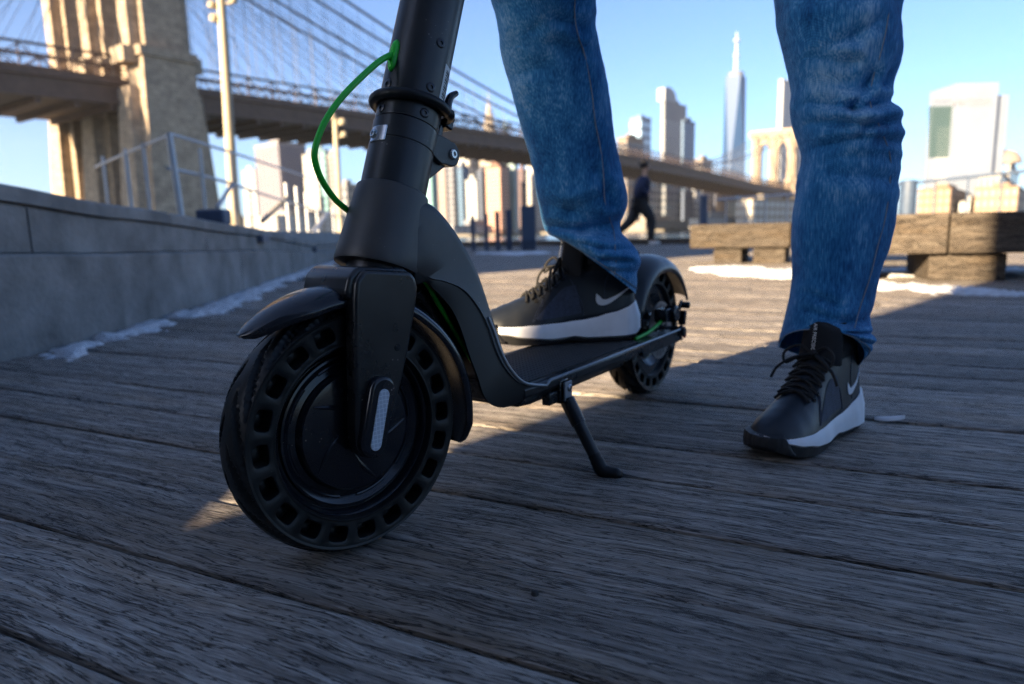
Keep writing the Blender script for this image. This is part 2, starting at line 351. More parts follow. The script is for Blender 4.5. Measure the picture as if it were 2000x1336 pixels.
# land, water, far shore
def sheet(name, pts, z, m_, kind='structure', th=.4):
    mb = MB(); mb.prism(pts, (0, 0, z), (1, 0, 0), (0, 1, 0), (0, 0, 1), -th, 0); o = mb.build(name, m_, smooth=0); return tag(o, kind=kind)
sheet('ground', [(-900, -900), (900, -900), (900, -8), (24, 2), (24, -4), (-14, -12), (-900, -40)], -.30, T['earth'], th=2.5)
sheet('river', [(-3000, -8.), (3000, -8.), (3000, 5000), (-3000, 5000)], -2.4, T['water'])
sheet('far_shore', [(-900, 470), (1600, 430), (2600, 900), (2600, 3000), (-1500, 3000)], -.5, T['earth'], th=2.2)
sheet('terrace', [(-1.50, -6), (-1.46, 2.0), (-1.52, 2.9), (-1.72, 4.1), (-2.08, 6.0), (-2.7, 9.0), (-3.1, 12), (-3.6, 26), (-60, 60), (-60, -6)], .36, T['paver'], th=2.5)

# ------------------------------------------------------------------ concrete retaining wall in two courses
wall = tag(empty('retaining_wall'), 'low grey concrete retaining wall of long cast blocks with snow at its foot', 'wall')
base = [(-1.37, -3.0), (-1.36, .4), (-1.36, 1.2), (-1.335, 2.3), (-1.40, 3.1), (-1.50, 3.85), (-1.64, 4.9), (-1.78, 5.9), (-1.95, 6.95), (-2.3, 8.8), (-2.6, 10.4), (-2.9, 12.0)]
wp = [V((p.x, p.y, 0)) for p in crv([V((*p, 0)) for p in base], 10)]
cum = [0]
for a, b in zip(wp, wp[1:]): cum.append(cum[-1]+(b-a).length)
def wall_at(s_):
    for k in range(len(wp)-1):
        if s_ <= cum[k+1]:
            t = (s_-cum[k])/(cum[k+1]-cum[k]); return wp[k].lerp(wp[k+1], t), (wp[k+1]-wp[k]).normalized()
    return wp[-1], (wp[-1]-wp[-2]).normalized()
def wall_top(y): return interp([(-3, .50), (0, .50), (1.79, .465), (2.36, .425), (3.85, .372), (6.9, .25), (12, .20)], y)[0]
def mid_top(y): return interp([(-3, .27), (1.79, .278), (2.36, .262), (3.85, .235), (6.9, .15), (12, .12)], y)[0]
def wall_piece(s0, s1, lo, hi, off, name, M_):
    n = max(3, int((s1-s0)/.12)); rings = []
    for k in range(n+1):
        p, t = wall_at(s0+(s1-s0)*k/n); nrm = V((t.y, -t.x, 0)); zl, zh = lo(p.y), hi(p.y); f = p+nrm*off; bk = p-nrm*.16
        rings.append([f+V((0, 0, zl)), f+V((0, 0, zh-.008)), f-nrm*.008+V((0, 0, zh)), bk+V((0, 0, zh)), bk+V((0, 0, zl))])
    mb = MB(); mb.loft(rings, True, True); return mb.build(name, M_, wall, smooth=30)
s_join = 0
for k in range(len(wp)):
    if wp[k].y < 2.36: s_join = cum[k]
s = 0.; cuts = [0, s_join-2.6, s_join]
while cuts[-1] < cum[-1]-1.2: cuts.append(cuts[-1]+1.55)
cuts.append(cum[-1])
for i, (a, b) in enumerate(zip(cuts, cuts[1:])):
    wall_piece(a+.006, b-.006, lambda y: -.06, lambda y: mid_top(y)-.004, .030 if b <= s_join+.01 else -.002, 'block', T['concrete'])
cuts2 = [0, s_join-1.9, s_join-.33]
while cuts2[-1] < cum[-1]-1.2: cuts2.append(cuts2[-1]+1.35)
cuts2.append(cum[-1])
for a, b in zip(cuts2, cuts2[1:]):
    wall_piece(a+.004, b-.004, mid_top, lambda y: wall_top(y)-.048, -.026, 'block', T['concrete'])
cuts3 = [0, s_join-2.3, s_join+.55]
while cuts3[-1] < cum[-1]-2: cuts3.append(cuts3[-1]+2.4)
cuts3.append(cum[-1])
for a, b in zip(cuts3, cuts3[1:]):
    wall_piece(a+.003, b-.003, lambda y: wall_top(y)-.045, wall_top, -.014, 'coping', T['concrete'])
# dark lights set in the wall
for px_, py_ in ((515, 466), (618, 487)):
    for k in range(len(wp)-1):
        q = at(px_, py_, wp[k].y)
        if q.x >= wp[k].x-.02 or k == len(wp)-2: pass
    best = min(range(len(wp)-1), key=lambda k: abs(at(px_, py_, wp[k].y).x-wp[k].x)); p, t = wp[best], (wp[best+1]-wp[best]).normalized()
    q = at(px_, py_, p.y); nrm = V((t.y, -t.x, 0)); mb = MB()
    mb.box((p.x+nrm.x*-.006, p.y+nrm.y*-.006, q.z), (.035, .21, .045), Matrix.Rotation(math.atan2(-t.x, t.y), 3, 'Z')); mb.build('wall_light', T['navy'], wall, smooth=0, bevel=.004)

# ------------------------------------------------------------------ snow lying on the boards
def snow_patch(name, poly, seed, thr=.0, h=.016, cell=.02):
    """poly world xy; an uneven crust wherever the noise field is above thr"""
    xs = [p[0] for p in poly]; ys = [p[1] for p in poly]
    def inside(x, y):
        c = False; n = len(poly)
        for i in range(n):
            (x1, y1), (x2, y2) = poly[i], poly[(i+1) % n]
            if (y1 > y) != (y2 > y) and x < (x2-x1)*(y-y1)/(y2-y1)+x1: c = not c
        return c
    def edge(x, y):
        d = 9
        for i in range(len(poly)):
            a = V((*poly[i], 0)); b = V((*poly[(i+1) % len(poly)], 0)); p = V((x, y, 0)); ab = b-a
            t = max(0, min(1, (p-a).dot(ab)/max(ab.length_squared, 1e-9))); d = min(d, (p-a-ab*t).length)
        return d
    mb = MB(); idx = {}; nx = int((max(xs)-min(xs))/cell)+2; ny = int((max(ys)-min(ys))/cell)+2; val = {}
    for i in range(nx):
        for j in range(ny):
            x = min(xs)+i*cell; y = min(ys)+j*cell
            e = edge(x, y)*(1 if inside(x, y) else -1)
            f = min(e/.09, 1)+noise.fractal(V((x*6, y*6, seed)), .8, 2.1, 5)*1.15+noise.noise(V((x*38, y*38, seed)))*.35-thr
            val[i, j] = f
    vs = []; fs = []
    def vid(i, j):
        if (i, j) not in idx:
            f = val[i, j]; x = min(xs)+i*cell; y = min(ys)+j*cell
            idx[i, j] = len(vs); vs.append((x, y, .001+h*max(0, min(1, f*1.4))**.6*(1+.6*noise.noise(V((x*30, y*30, seed)))) if f > 0 else -.004))
        return idx[i, j]
    for i in range(nx-1):
        for j in range(ny-1):
            if max(val[i, j], val[i+1, j], val[i, j+1], val[i+1, j+1]) > 0: fs.append((vid(i, j), vid(i+1, j), vid(i+1, j+1), vid(i, j+1)))
    mb.add(vs, fs); o = mb.build(name, T['snow'], smooth=180); return tag(o, kind='stuff')
def gp(l): return [tuple(gnd(x, y)[:2]) for x, y in l]
snow_patch('snow', gp([(105, 690), (150, 668), (275, 632), (400, 594), (500, 556), (560, 535), (660, 508), (640, 525), (560, 552), (470, 602), (380, 625), (290, 652), (200, 672), (150, 712)]), 3, .40, .014, .011)
snow_patch('snow', gp([(1335, 526), (1450, 522), (1560, 529), (1700, 549), (1900, 566), (2080, 574), (2080, 584), (1900, 577), (1700, 566), (1560, 548), (1400, 538)]), 9, .5, .018, .02)
snow_patch('snow', gp([(925, 495), (1060, 492), (1100, 494), (1000, 499)]), 13, .5, .015, .05)
snow_patch('snow', [(1.9, 3.75), (2.3, 3.7), (2.9, 3.5), (3.1, 3.9), (2.4, 4.3), (1.9, 4.2)], 21, .1, .02, .03)

# ================================================================== SHADE: two unseen buildings added behind and left of the camera to block light
def shade_hut(name, label, corner, ex, ey, la, lb, H_):
    """unseen building added to cast shade; corner on the ground, walls along ex (length la) and ey (length lb)"""
    r = tag(empty(name, corner), label, 'building'); ex = V((*ex, 0)).normalized(); ey = V((*ey, 0)).normalized()
    mb = MB(); mb.prism([(0, 0), (la, 0), (la, lb), (0, lb)], (0, 0, 0), ex, ey, (0, 0, 1), -.3, H_-.15); mb.build('wall', paint((.30, .27, .24)), r, smooth=0)
    mb = MB(); mb.prism([(0, 0), (la, 0), (la, lb), (0, lb)], (0, 0, 0), ex, ey, (0, 0, 1), H_-.148, H_); mb.build('roof', paint((.12, .12, .12)), r, smooth=0)
    for k in range(3):
        mb = MB(); c = ex*(la*(k+.5)/3)-ey*.02*(1 if lb > 0 else -1)+V((0, 0, H_*.5)); mb.box(c, (la*.2, .04, H_*.4), Matrix((ex, ey, V((0, 0, 1)))).transposed()); mb.build('window', T['glass_dark'], r, smooth=0)
    return r
q7 = .70711
shade_hut('shade_block_behind', 'plain tan unseen building added behind the viewer to shade the boardwalk', (-.091-q7*5, .941-q7*5, 0), (q7, -q7), (-q7, -q7), 24, 6, 12)
shade_hut('shade_block_left', 'tan unseen building added left of the view to shade the far boards', (-5.15, .05, 0), (-q7, q7), (-q7, -q7), 9, 3, 6.2)

# ================================================================== SCOOTER
O = V((.24, 1.238, 0)); hx = V((-.555, -.832, 0)).normalized(); YAW = math.atan2(hx.y, hx.x)
scooter = tag(empty('electric_scooter', O, YAW), 'black electric kick scooter with honeycomb tyres and green cables on its kickstand', 'scooter')
sy_ = V((-hx.y, hx.x, 0))
def S(x, y, w_):
    """pixel -> scooter coordinates on the plane y=w_"""
    p0 = O+sy_*w_; d = ray(x, y); t = (p0-CAM).dot(sy_)/d.dot(sy_); p = CAM+d*t-O; return V((p.dot(hx), w_, p.z))
WB = .7226
WY = rad(-45.8)-math.pi/2          # heading of the steered wheel
# local frame of the front assembly inside the scooter
fr_rot = (WY-YAW+math.pi) % (2*math.pi)-math.pi
def front(o): o.location = (WB, .0006, 0); o.rotation_euler = (0, 0, fr_rot); return o
R_T = .118
def make_tyre(name, parent, holes=20):
    """solid tyre: grooved tread, side walls with a ring of rounded pockets; axle along y through (0,0,R)"""
    mb = MB(); n = 400; ns = 30; rings = []
    for k in range(ns+1):
        s_ = -1+2*k/ns; ring = []
        a = abs(s_); r0 = R_T-.0069*a**2.6; y = .0245*s_
        for i in range(n):
            ph = 2*math.pi*i/n; r = r0
            if .0 < a < .97:
                u = (ph*15/(2*math.pi)-(1.5*a**1.35)*(1 if s_ > 0 else 1)+(.5 if s_ < 0 else 0)) % 1.
                g = abs(u-.5); wd = .15+.06*a
                if a > .16: r -= .0055*max(0, min(1, (wd-g)/.055))*min(1, (a-.16)/.12)*min(1, (.97-a)/.05)
                u2 = (u+.33) % 1.; g2 = abs(u2-.5)
                if a > .5: r -= .0024*max(0, min(1, (.07-g2)/.04))*min(1, (a-.5)/.1)*min(1, (.97-a)/.05)
            ring.append(V((math.sin(ph)*r, y, R_T+math.cos(ph)*r)))
        rings.append(ring)
    mb.loft(rings, True, False)
    ro, ri = R_T-.0069, .0835
    for sd in (1, -1):
        ys = lambda r: sd*(.0245-.0016*((ro-r)/(ro-ri))**2)
        da = 2*math.pi/holes; M = 24
        def P3(th, r, dy=0): return V((math.sin(th)*r, ys(r)-sd*dy, R_T+math.cos(th)*r))
        # shoulder ring then pocket ring
        rh0, rh1 = .0855, .1085
        for k in range(holes):
            t0 = k*da; rc = (rh0+rh1)/2
            loops = []
            bd = []
            for i in range(M):
                a = 2*math.pi*i/M; c_, s2 = math.cos(a), math.sin(a); mx = max(abs(c_), abs(s2)); bd.append((c_/mx, s2/mx))
            def loop(fx, fr, dy, e=5.):
                out = []
                for bx_, br_ in bd:
                    if e is None: q = (bx_, br_)
                    else:
                        l = (abs(bx_)**e+abs(br_)**e)**(1/e); q = (bx_/l, br_/l)
                    r = rc+q[1]*fr; th = t0+q[0]*fx/ (1 if e is None else r/rc)
                    out.append(P3(th, r, dy))
                return out
            hw = .0092/rc; hh = .0070
            loops = [loop(da/2, (rh1-rh0)/2, 0, None), loop(hw*1.2, hh*1.2, 0), loop(hw*1.06, hh*1.05, .0008), loop(hw, hh, .003), loop(hw*.93, hh*.92, .017)]
            b0 = len(mb.v); mb.v += [tuple(p) for L_ in loops for p in L_]
            for q in range(len(loops)-1):
                for i in range(M): mb.f.append((b0+q*M+i, b0+q*M+(i+1) % M, b0+(q+1)*M+(i+1) % M, b0+(q+1)*M+i)); mb.mi.append(0)
            c_i = len(mb.v); mb.v.append(tuple(P3(t0, rc, .010)))
            for i in range(M): mb.f.append((b0+4*M+i, b0+4*M+(i+1) % M, c_i)); mb.mi.append(0)
        nn = 160
        def ringat(r, dy=0): return [P3(2*math.pi*i/nn, r, dy) for i in range(nn)]
        mb.loft([ringat(ro+.0002, .0), ringat(ro-.0004, -.0007), ringat(rh1, 0), ringat(rh1-.0007, .0004)], True, False)
        mb.loft([ringat(rh0+.0007, .0004), ringat(rh0, 0), ringat(.0846, -.0006), ringat(.0838, -.0006), ringat(.0826, .001), ringat(.0815, .008)], True, False)
    return mb.build(name, T['rubber'], parent, smooth=38, flip=False)
ax = V((0, 1, 0)); cz = V((0, 0, R_T))
fw = MB(); fw.lathe([(.0001, .0205), (.030, .0205), (.036, .0195), (.050, .0185), (.0555, .0175), (.0575, .0150), (.0590, .0095), (.0650, .0080), (.0685, .0105), (.0715, .0125), (.0735, .0120), (.0745, .0085), (.0770, .0085), (.0785, .0150), (.0808, .0175), (.0825, .0170), (.0835, .010), (.0835, -.018), (.06, -.02), (.0001, -.022)], cz, ax, 96)
wheel = front(fw.build('front_wheel', T['gloss'], scooter, smooth=30))
make_tyre('tyre', wheel)
hub = MB()
for k in range(5):       # raised curved blades and short arcs on the motor cover
    a0 = 2*math.pi*k/5+.35; pts = []
    for i in range(13):
        t = i/12; r = .021+.032*t; a = a0+.95*t-.35*t*t
        pts.append(cz+V((math.sin(a)*r, .0196-.0016*t, math.cos(a)*r)))
    hub.tube(pts, [.0009+.0017*math.sin(math.pi*i/12) for i in range(13)], 8)
for k in range(8):
    a0 = 2*math.pi*k/8; pts = [cz+V((math.sin(a0+.5*i/8)*.0655, .0086, math.cos(a0+.5*i/8)*.0655)) for i in range(9)]
    hub.tube(pts, .0018, 8)
hub.build('motor_cover_rib', T['gloss'], wheel, smooth=40)
ax_ = MB(); ax_.lathe([(.0001, .043), (.0085, .043), (.0095, .041), (.0095, -.043), (.0001, -.043)], cz, ax, 24); ax_.build('axle', T['dsteel'], wheel)

# fork: crown + two plates
fork = MB()
def leg_plate(sd):
    out = [(-.001, .2700), (.0085, .2600), (.0110, .240), (.0135, .205), (.0150, .165), (.0175, .128)]+arc(.001, .1135, .0165, 20, -165, 10)[1:]+[(-.0205, .128), (-.0335, .160), (-.0455, .195), (-.0560, .236), (-.0585, .250), (-.056, .2600), (-.050, .2655)]
    mb = MB(); mb.prism(out, (0, 0, 0), (1, 0, 0), (0, 0, 1), (0, 1, 0), sd*.0275, sd*.0455); return mb
for sd in (1, -1):
    q = leg_plate(sd); fork.add(q.v, q.f)
fork.prism([(.012, .2645), (.0165, .2500), (.012, .2435), (-.05, .2435), (-.0585, .252), (-.055, .2640), (-.046, .2690), (.002, .2725)], (0, 0, 0), (1, 0, 0), (0, 0, 1), (0, 1, 0), -.0400, .0400)
fk = front(fork.build('fork', T['black'], scooter, smooth=40, bevel=.0085, seg=5))
def stadium(a, b, r, n=8):
    d = (V((*b, 0))-V((*a, 0))).normalized(); an = math.degrees(math.atan2(d.y, d.x))
    return arc(b[0], b[1], r, an-90, an+90, n)+arc(a[0], a[1], r, an+90, an+270, n)
hs = MB(); hs.prism(stadium((.004, .1135), (-.0085, .1600), .0135), (0, 0, 0), (1, 0, 0), (0, 0, 1), (0, 1, 0), .043, .0540)
ho = hs.build('reflector_housing', T['gloss'], fk, smooth=40, bevel=.003, seg=3)
rm = bpy.data.materials.new('hexagon_reflector'); rm.use_nodes = True
N = rm.node_tree.nodes; Lk = rm.node_tree.links; b = N['Principled BSDF']; tcn = N.new('ShaderNodeTexCoord'); vo = N.new('ShaderNodeTexVoronoi'); vo.feature = 'DISTANCE_TO_EDGE'; vo.inputs['Scale'].default_value = 260; vo.inputs['Randomness'].default_value = .15
Lk.new(tcn.outputs['Object'], vo.inputs['Vector']); cr = N.new('ShaderNodeValToRGB'); cr.color_ramp.elements[0].position = .04; cr.color_ramp.elements[1].position = .12
cr.color_ramp.elements[0].color = (.62, .66, .72, 1); cr.color_ramp.elements[1].color = (.40, .44, .52, 1); Lk.new(vo.outputs[0], cr.inputs[0]); Lk.new(cr.outputs[0], b.inputs['Base Color']); b.inputs['Roughness'].default_value = .3
rf = MB(); rf.prism(stadium((.0035, .1125), (-.0080, .1565), .0056), (0, 0, 0), (1, 0, 0), (0, 0, 1), (0, 1, 0), .0532, .0549); rf.build('reflector', rm, fk, smooth=40, bevel=.0004)
pl = MB(); pl.lathe([(.0001, .0464), (.003, .0464), (.0036, .0450)], (-.031, 0, .196), (0, 1, 0), 16); pl.build('plug', T['gloss'], fk)

# front mudguard
def guard(a0, a1, rc, hw, tipw0, tipw1, skirt, name, matl, cx=0., n=72, grow=None):
    rings = []
    for k in range(n+1):
        t = k/n; a = rad(a0+(a1-a0)*t); wd = hw
        wd *= min(1, tipw0+(1-tipw0)*math.sqrt(min(1, t/.16))) if tipw0 < 1 else 1
        wd *= min(1, tipw1+(1-tipw1)*math.sqrt(min(1, (1-t)/.07))) if tipw1 < 1 else 1
        r0 = rc+(grow(t) if grow else 0); outer = []; inner = []
        for i in range(17):
            u = -1+i/8; y = wd*math.sin(u*math.pi/2*.999); rr = r0-(skirt*(wd/hw)**1.0)*(1-math.cos(u*math.pi/2))
            for lst, d in ((outer, 0), (inner, .003)): lst.append(V((cx+math.cos(a)*(rr-d), y*(1-d*18), R_T+math.sin(a)*(rr-d))))
        rings.append(outer+inner[::-1])
    mb = MB(); mb.loft(rings, True, True); return mb
g_ = guard(46, 199, .138, .0345, .12, .25, .016, 'front_mudguard', T['gloss'], grow=lambda t: .006*max(0, (t-.55)/.45)+.003*max(0, (.3-t)/.3))
front(g_.build('front_mudguard', T['gloss'], scooter, smooth=50))

# steering column: everything turned about its raked axis
SA = V((.726, 0, .118)); sd_ = V((-.351, 0, .936)).normalized(); se = V((.936, 0, .351)).normalized(); sl_ = V((0, 1, 0))
def col_pt(s_, e, l): return SA+sd_*s_+se*e+sl_*l
def on_tube(s_, phi, r): return SA+sd_*s_+(se*math.cos(phi)+sl_*math.sin(phi))*r      # phi 0 = front, 90deg = left
st = MB(); st.lathe([(.030, .3080), (.0322, .3085), (.0325, .3105), (.0325, 1.02)], SA, sd_, 64)
stem = st.build('stem', T['tube'], scooter, smooth=30)
lt = MB(); lt.lathe([(.0330, .2350), (.0330, .2835), (.0322, .2842), (.0322, .2850), (.0330, .2857), (.0332, .3067), (.0324, .3075), (.030, .3077)], SA, sd_, 64)
low = lt.build('folding_joint', T['tube'], scooter, smooth=30)
# hinge ear behind the joint
for sgn, nm in ((1, 1), (-1, 1)):
    pass
ear = MB()
eo = [(.012, .3068), (-.014, .3080), (-.028, .3110), (-.040, .3128)]+arc(-.0480, .3000, .0130, 65, 262, 12)+[(-.0400, .2850), (-.0370, .2830), (-.030, .2835), (-.020, .2860), (.012, .2860)]
ear.prism(eo, SA, se, sd_, sl_, -.0255, .0255)
ear.prism([(-.012, .2820), (-.034, .2850), (-.050, .2910), (-.047, .2860), (-.026, .2620), (-.012, .2560)], SA, se, sd_, sl_, -.0205, .0205)
ear.build('hinge_bracket', T['tube'], low, smooth=40, bevel=.003, seg=3)
def screw(parent, o, nrm, r, m_, name='screw', dome=.0012, nh=6):
    nrm = V(nrm).normalized(); mb = MB(); mb.lathe([(r*1.15, -.0012), (r*1.15, .0004), (r, dome*.7), (r*.82, dome), (r*.48, dome), (r*.46, dome-.0016), (.0001, dome-.0016)], o, nrm, 24)
    return mb.build(name, m_, parent, smooth=35)
screw(low, col_pt(.3000, -.0480, .0258), sl_, .0052, T['steel'], 'hinge_pin', .003)
for s_, ph, par, rr in ((.3925, 76, stem, .0325), (.3440, 74, stem, .0325), (.3160, 72, stem, .0325), (.3400, -8, stem, .0325), (.3150, -12, stem, .0325)):
    ph = rad(ph); screw(par, on_tube(s_, ph, rr), se*math.cos(ph)+sl_*math.sin(ph), .0044, T['dsteel'])
# rubber retaining ring, its clamp and lever
rg = MB(); rp = []
for i in range(72):
    a = 2*math.pi*i/72; rp.append(SA+sd_*(.3305-.0040*math.cos(a))+(se*math.cos(a)+sl_*math.sin(a))*(.0370+(.004 if math.cos(a) < -.6 else 0)))
rg.tube(rp, .0054, 12, closed=True); ring = rg.build('retaining_ring', T['rubber'], scooter, smooth=180)
cl = MB(); cl.box(col_pt(.3365, -.042, .012), (.012, .016, .020), Matrix((se, sl_, sd_)).transposed()); cl.box(col_pt(.322, -.0345, .010), (.008, .012, .024), Matrix((se, sl_, sd_)).transposed())
cl.build('clamp_block', T['gloss'], ring, smooth=30, bevel=.002)
lv = MB(); lvp = crv([col_pt(.336, -.0400, .014), col_pt(.350, -.0375, .015), col_pt(.362, -.0395, .015), col_pt(.371, -.0475, .015)], 6)
lv.tube(lvp, [.0055, .0055, .0054, .0054, .0053, .0052, .0050, .0048, .0046, .0045, .0044, .0043, .0042, .004, .0038, .0036, .0034, .0032, .003], 10); lv.build('release_lever', T['gloss'], ring, smooth=60)
screw(ring, col_pt(.3385, -.043, .0205), sl_, .0032, T['dsteel'])
# chrome latch plate bent round the joint
lp = MB()
rows = []
for k in range(7):
    s_ = .2785+.0165*k/6; row = []
    for i in range(9): ph = rad(-22+36*i/8); row.append(on_tube(s_, ph, .0345))
    rows.append(row+[SA+sd_*s_+(se*math.cos(rad(-22+36*i/8))+sl_*math.sin(rad(-22+36*i/8)))*.0325 for i in range(8, -1, -1)])
lp.loft(rows, True, True); plate = lp.build('latch_plate', T['steel'], low, smooth=40, bevel=.0008)
ph = rad(-13); screw(low, on_tube(.2868, ph, .0347), se*math.cos(ph)+sl_*math.sin(ph), .0042, T['steel'], 'latch_bolt', .0018)
# sticker with a barcode on the right-rear of the tube
sk = MB(); rows = [[on_tube(s_, rad(p), .0328) for p in range(98, 129, 5)]+[on_tube(s_, rad(p), .0326) for p in range(123, 97, -5)] for s_ in (.337, .357, .3775)]
sk.loft(rows, True, True); stk = sk.build('sticker', T['white'], stem, smooth=60)
bc = MB()
for k in range(13):
    s_ = .3405+.0026*k; wv = .0006+.0009*((k*7) % 3)/2
    bc.loft([[on_tube(q, rad(p), .0331) for p in range(104, 121, 4)]+[on_tube(q, rad(p), .0329) for p in range(120, 103, -4)] for q in (s_, s_+wv)], True, True)
bc.build('barcode', T['ink'], stem, smooth=0)
# green cable grommet and loop
gr = MB(); phg = rad(-6); gr.tube([on_tube(.353+.034*i/10, phg, .0330) for i in range(11)], [.0012, .0036, .0046, .0050, .0050, .0050, .0050, .0050, .0046, .0036, .0012], 14)
gr.build('cable_grommet', T['green'], stem, smooth=180)
cb = MB(); cpts = [on_tube(.3700, phg, .0355)]+[S(x, y, w_) for x, y, w_ in ((738, 122, .000), (690, 166, .0), (655, 206, -.004), (630, 247, -.008), (615, 292, -.011), (617, 322, -.014), (631, 356, -.018), (656, 391, -.024), (684, 416, -.030))]+[V((.664, -.040, .315)), V((.648, -.036, .290))]
cb.tube(crv(cpts, 8), .0030, 12); cb.build('brake_cable', T['green'], scooter, smooth=180)
cb = MB(); cpts = [V((.664, .020, .272))]+[S(x, y, .030) for x, y in ((822, 540), (860, 600), (900, 668), (937, 728))]+[V((.52, .03, .118))]
cb.tube(crv(cpts, 8), .0027, 12); cb.build('brake_cable', T['green'], scooter, smooth=180)

# collar + gooseneck cover
nc = MB(); nc.lathe([(.030, .2385), (.0340, .2392), (.0362, .2375), (.0374, .2300), (.0400, .1980), (.0424, .1720), (.0432, .1610), (.0424, .1585), (.030, .1582), (.028, .165)], SA, sd_, 72)
collar = nc.build('neck_collar', T['cover'], scooter, smooth=35)
gp_ = MB(); gp_.lathe([(.030, .148), (.030, .1600), (.0001, .1600)], SA, sd_, 40); gp_.build('headset_bearing', T['dsteel'], scooter)
W_ = [.0378, .0399, .0416, .0434, .0460, .0490, .0530, .0580, .0630, .0680, .0710, .0725]
def xz(p): return (p.x, p.z)
O_ = [xz(S(x, y, w_*.8)) for (x, y), w_ in zip(((815, 381), (850, 402), (880, 437), (908, 482), (930, 530), (944, 575), (957, 625), (968, 667), (980, 702), (1000, 732), (1022, 747), (1060, 748)), W_)]
B_ = [(.648, .320), (.655, .298), (.659, .270)]+[xz(S(x, y, w_)) for (x, y), w_ in zip(((840, 542), (868, 549), (905, 565), (935, 600), (955, 640), (970, 684), (990, 722), (1018, 749), (1060, 755)), W_[3:])]
I_ = [(.650, .300), (.657, .275), (.659, .252)]+[xz(S(x, y, w_)) for (x, y), w_ in zip(((838, 551), (854, 566), (885, 600), (905, 640), (922, 692), (938, 735), (955, 780), (990, 797), (1045, 774)), W_[3:])]
def dens(tab, n=6): return crv([V((*p, 0)) for p in tab], n)
Od, Bd, Id = dens(O_), dens(B_), dens(I_); Wd = [p.x for p in crv([V((x, 0, 0)) for x in W_], 6)]
rings = []; rings2 = []
for k in range(len(Od)):
    o_, b_, i_, w_ = Od[k], Bd[k], Id[k], Wd[k]
    def P2(q, y): return V((q.x, y, q.y))
    rr = min(.016, (b_-o_).length*.75, w_*.6); dr = (b_-o_).normalized()
    left = [P2(b_, w_)]
    e = o_+dr*rr
    left += [P2(b_.lerp(e, .5), w_), P2(e, w_)]
    for i in range(1, 6):
        a = math.pi/2*i/5; left.append(P2(e-dr*rr*math.sin(a), w_-rr*(1-math.cos(a))))
    ring_ = left+[P2(o_, w_*.4), P2(o_, 0), P2(o_, -w_*.4)]+[V((p.x, -p.y, p.z)) for p in left[::-1]]
    inn = [V((p.x+dr.x*.003, p.y*.94, p.z+dr.y*.003)) for p in ring_[::-1]]
    rings.append(ring_+inn)
    # black lower shell: a channel with walls between b_ and i_
    t = .0045; wi = w_-.0016
    outl = [P2(b_-dr*.003, wi), P2(b_.lerp(i_, .5), wi), P2(i_, wi-.002), P2(i_, wi-t), P2(b_.lerp(i_, .4), wi-t-.001), P2(b_, wi-t-.002), P2(b_+dr*.004, 0)]
    rings2.append(outl[:-1]+[outl[-1]]+[V((p.x, -p.y, p.z)) for p in outl[:-1][::-1]]+[P2(b_-dr*.004, -wi*.7), P2(b_-dr*.004, 0), P2(b_-dr*.004, wi*.7)])
nk = MB(); nk.loft(rings, True, True); neck = nk.build('neck_cover', T['cover'], scooter, smooth=50)
nk = MB(); nk.loft(rings2, True, True); nk.build('neck_shell', T['shell'], scooter, smooth=45)
nt2 = MB(); nt2.tube([V((q.x-.016, 0, q.y-.004)) for q in Id[20:56:3]], .020, 12); nt2.build('neck_spine', T['black'], scooter, smooth=60)
# deck
DW = .0735; dk = MB()
def dsec(x, wd, zt=.1215, zb=.1000): return [V((x, wd-.004, zt)), V((x, wd, zt-.003)), V((x, wd, zt-.012)), V((x, wd-.008, zb)), V((x, -wd+.008, zb)), V((x, -wd, zt-.012)), V((x, -wd, zt-.003)), V((x, -wd+.004, zt))]
dk.loft([dsec(x, DW+d) for x, d in ((.155, -.001), (.30, 0), (.46, 0), (.515, -.002))], True, True)
deck = dk.build('deck', T['black'], scooter, smooth=30, bevel=.0015)
for sd in (1, -1):      # the two arms that carry the rear wheel
    a = MB(); a.prism([(.17, .1200)]+[(-.014, .1225)]+arc(-.016, .1120, .0105, 85, -85, 8)[::1]+[(.17, .1010)], (0, 0, 0), (1, 0, 0), (0, 0, 1), (0, 1, 0), sd*.040, sd*(DW-.001)); a.build('rear_arm', T['black'], deck, smooth=40, bevel=.0025, seg=3)
bat = MB(); bat.loft([[V((x, wd, .1005)), V((x, wd-.006, .0885)), V((x, -wd+.006, .0885)), V((x, -wd, .1005))] for x, wd in ((.19, .05), (.20, .056), (.47, .056), (.49, .05))], True, True); bat.build('battery_case', T['black'], deck, smooth=30, bevel=.002)
mt_ = MB(); mt_.prism([(.165, -.062), (.50, -.060), (.515, -.05), (.515, .05), (.50, .060), (.165, .062)], (0, 0, 0), (1, 0, 0), (0, 1, 0), (0, 0, 1), .1212, .1232); mat_o = mt_.build('grip_mat', T['grip'], deck, smooth=0)
db = MB()
for i in range(44):
    for j in range(15):
        x = .172+i*.0077+(.0038 if j % 2 else 0); y = -.056+j*.008
        db.add([(x-.0022, y-.0012, .1231), (x+.0022, y-.0012, .1231), (x+.0022, y+.0012, .1231), (x-.0022, y+.0012, .1231), (x, y, .1245)], [(0, 1, 4), (1, 2, 4), (2, 3, 4), (3, 0, 4)])
so_ = db.build('grip_stud', T['grip'], deck, smooth=0); so_['kind'] = 'stuff'
for sd in (1, -1):
    tr = MB(); tp = [V((q.x-.0015, sd*(wq+.0002), q.y+.0)) for q, wq in list(zip([b_.lerp(o_, .25) for b_, o_ in zip(Bd, Od)], Wd))[38:]]+[V((.46, sd*(DW-.0005), .1198)), V((.30, sd*(DW), .1205)), V((.155, sd*(DW), .1212)), V((.02, sd*DW, .1222)), V((-.012, sd*(DW-.001), .1222))]
    tr.tube(tp, .0022, 8); tr.build('edge_trim', T['trim'], deck, smooth=60)
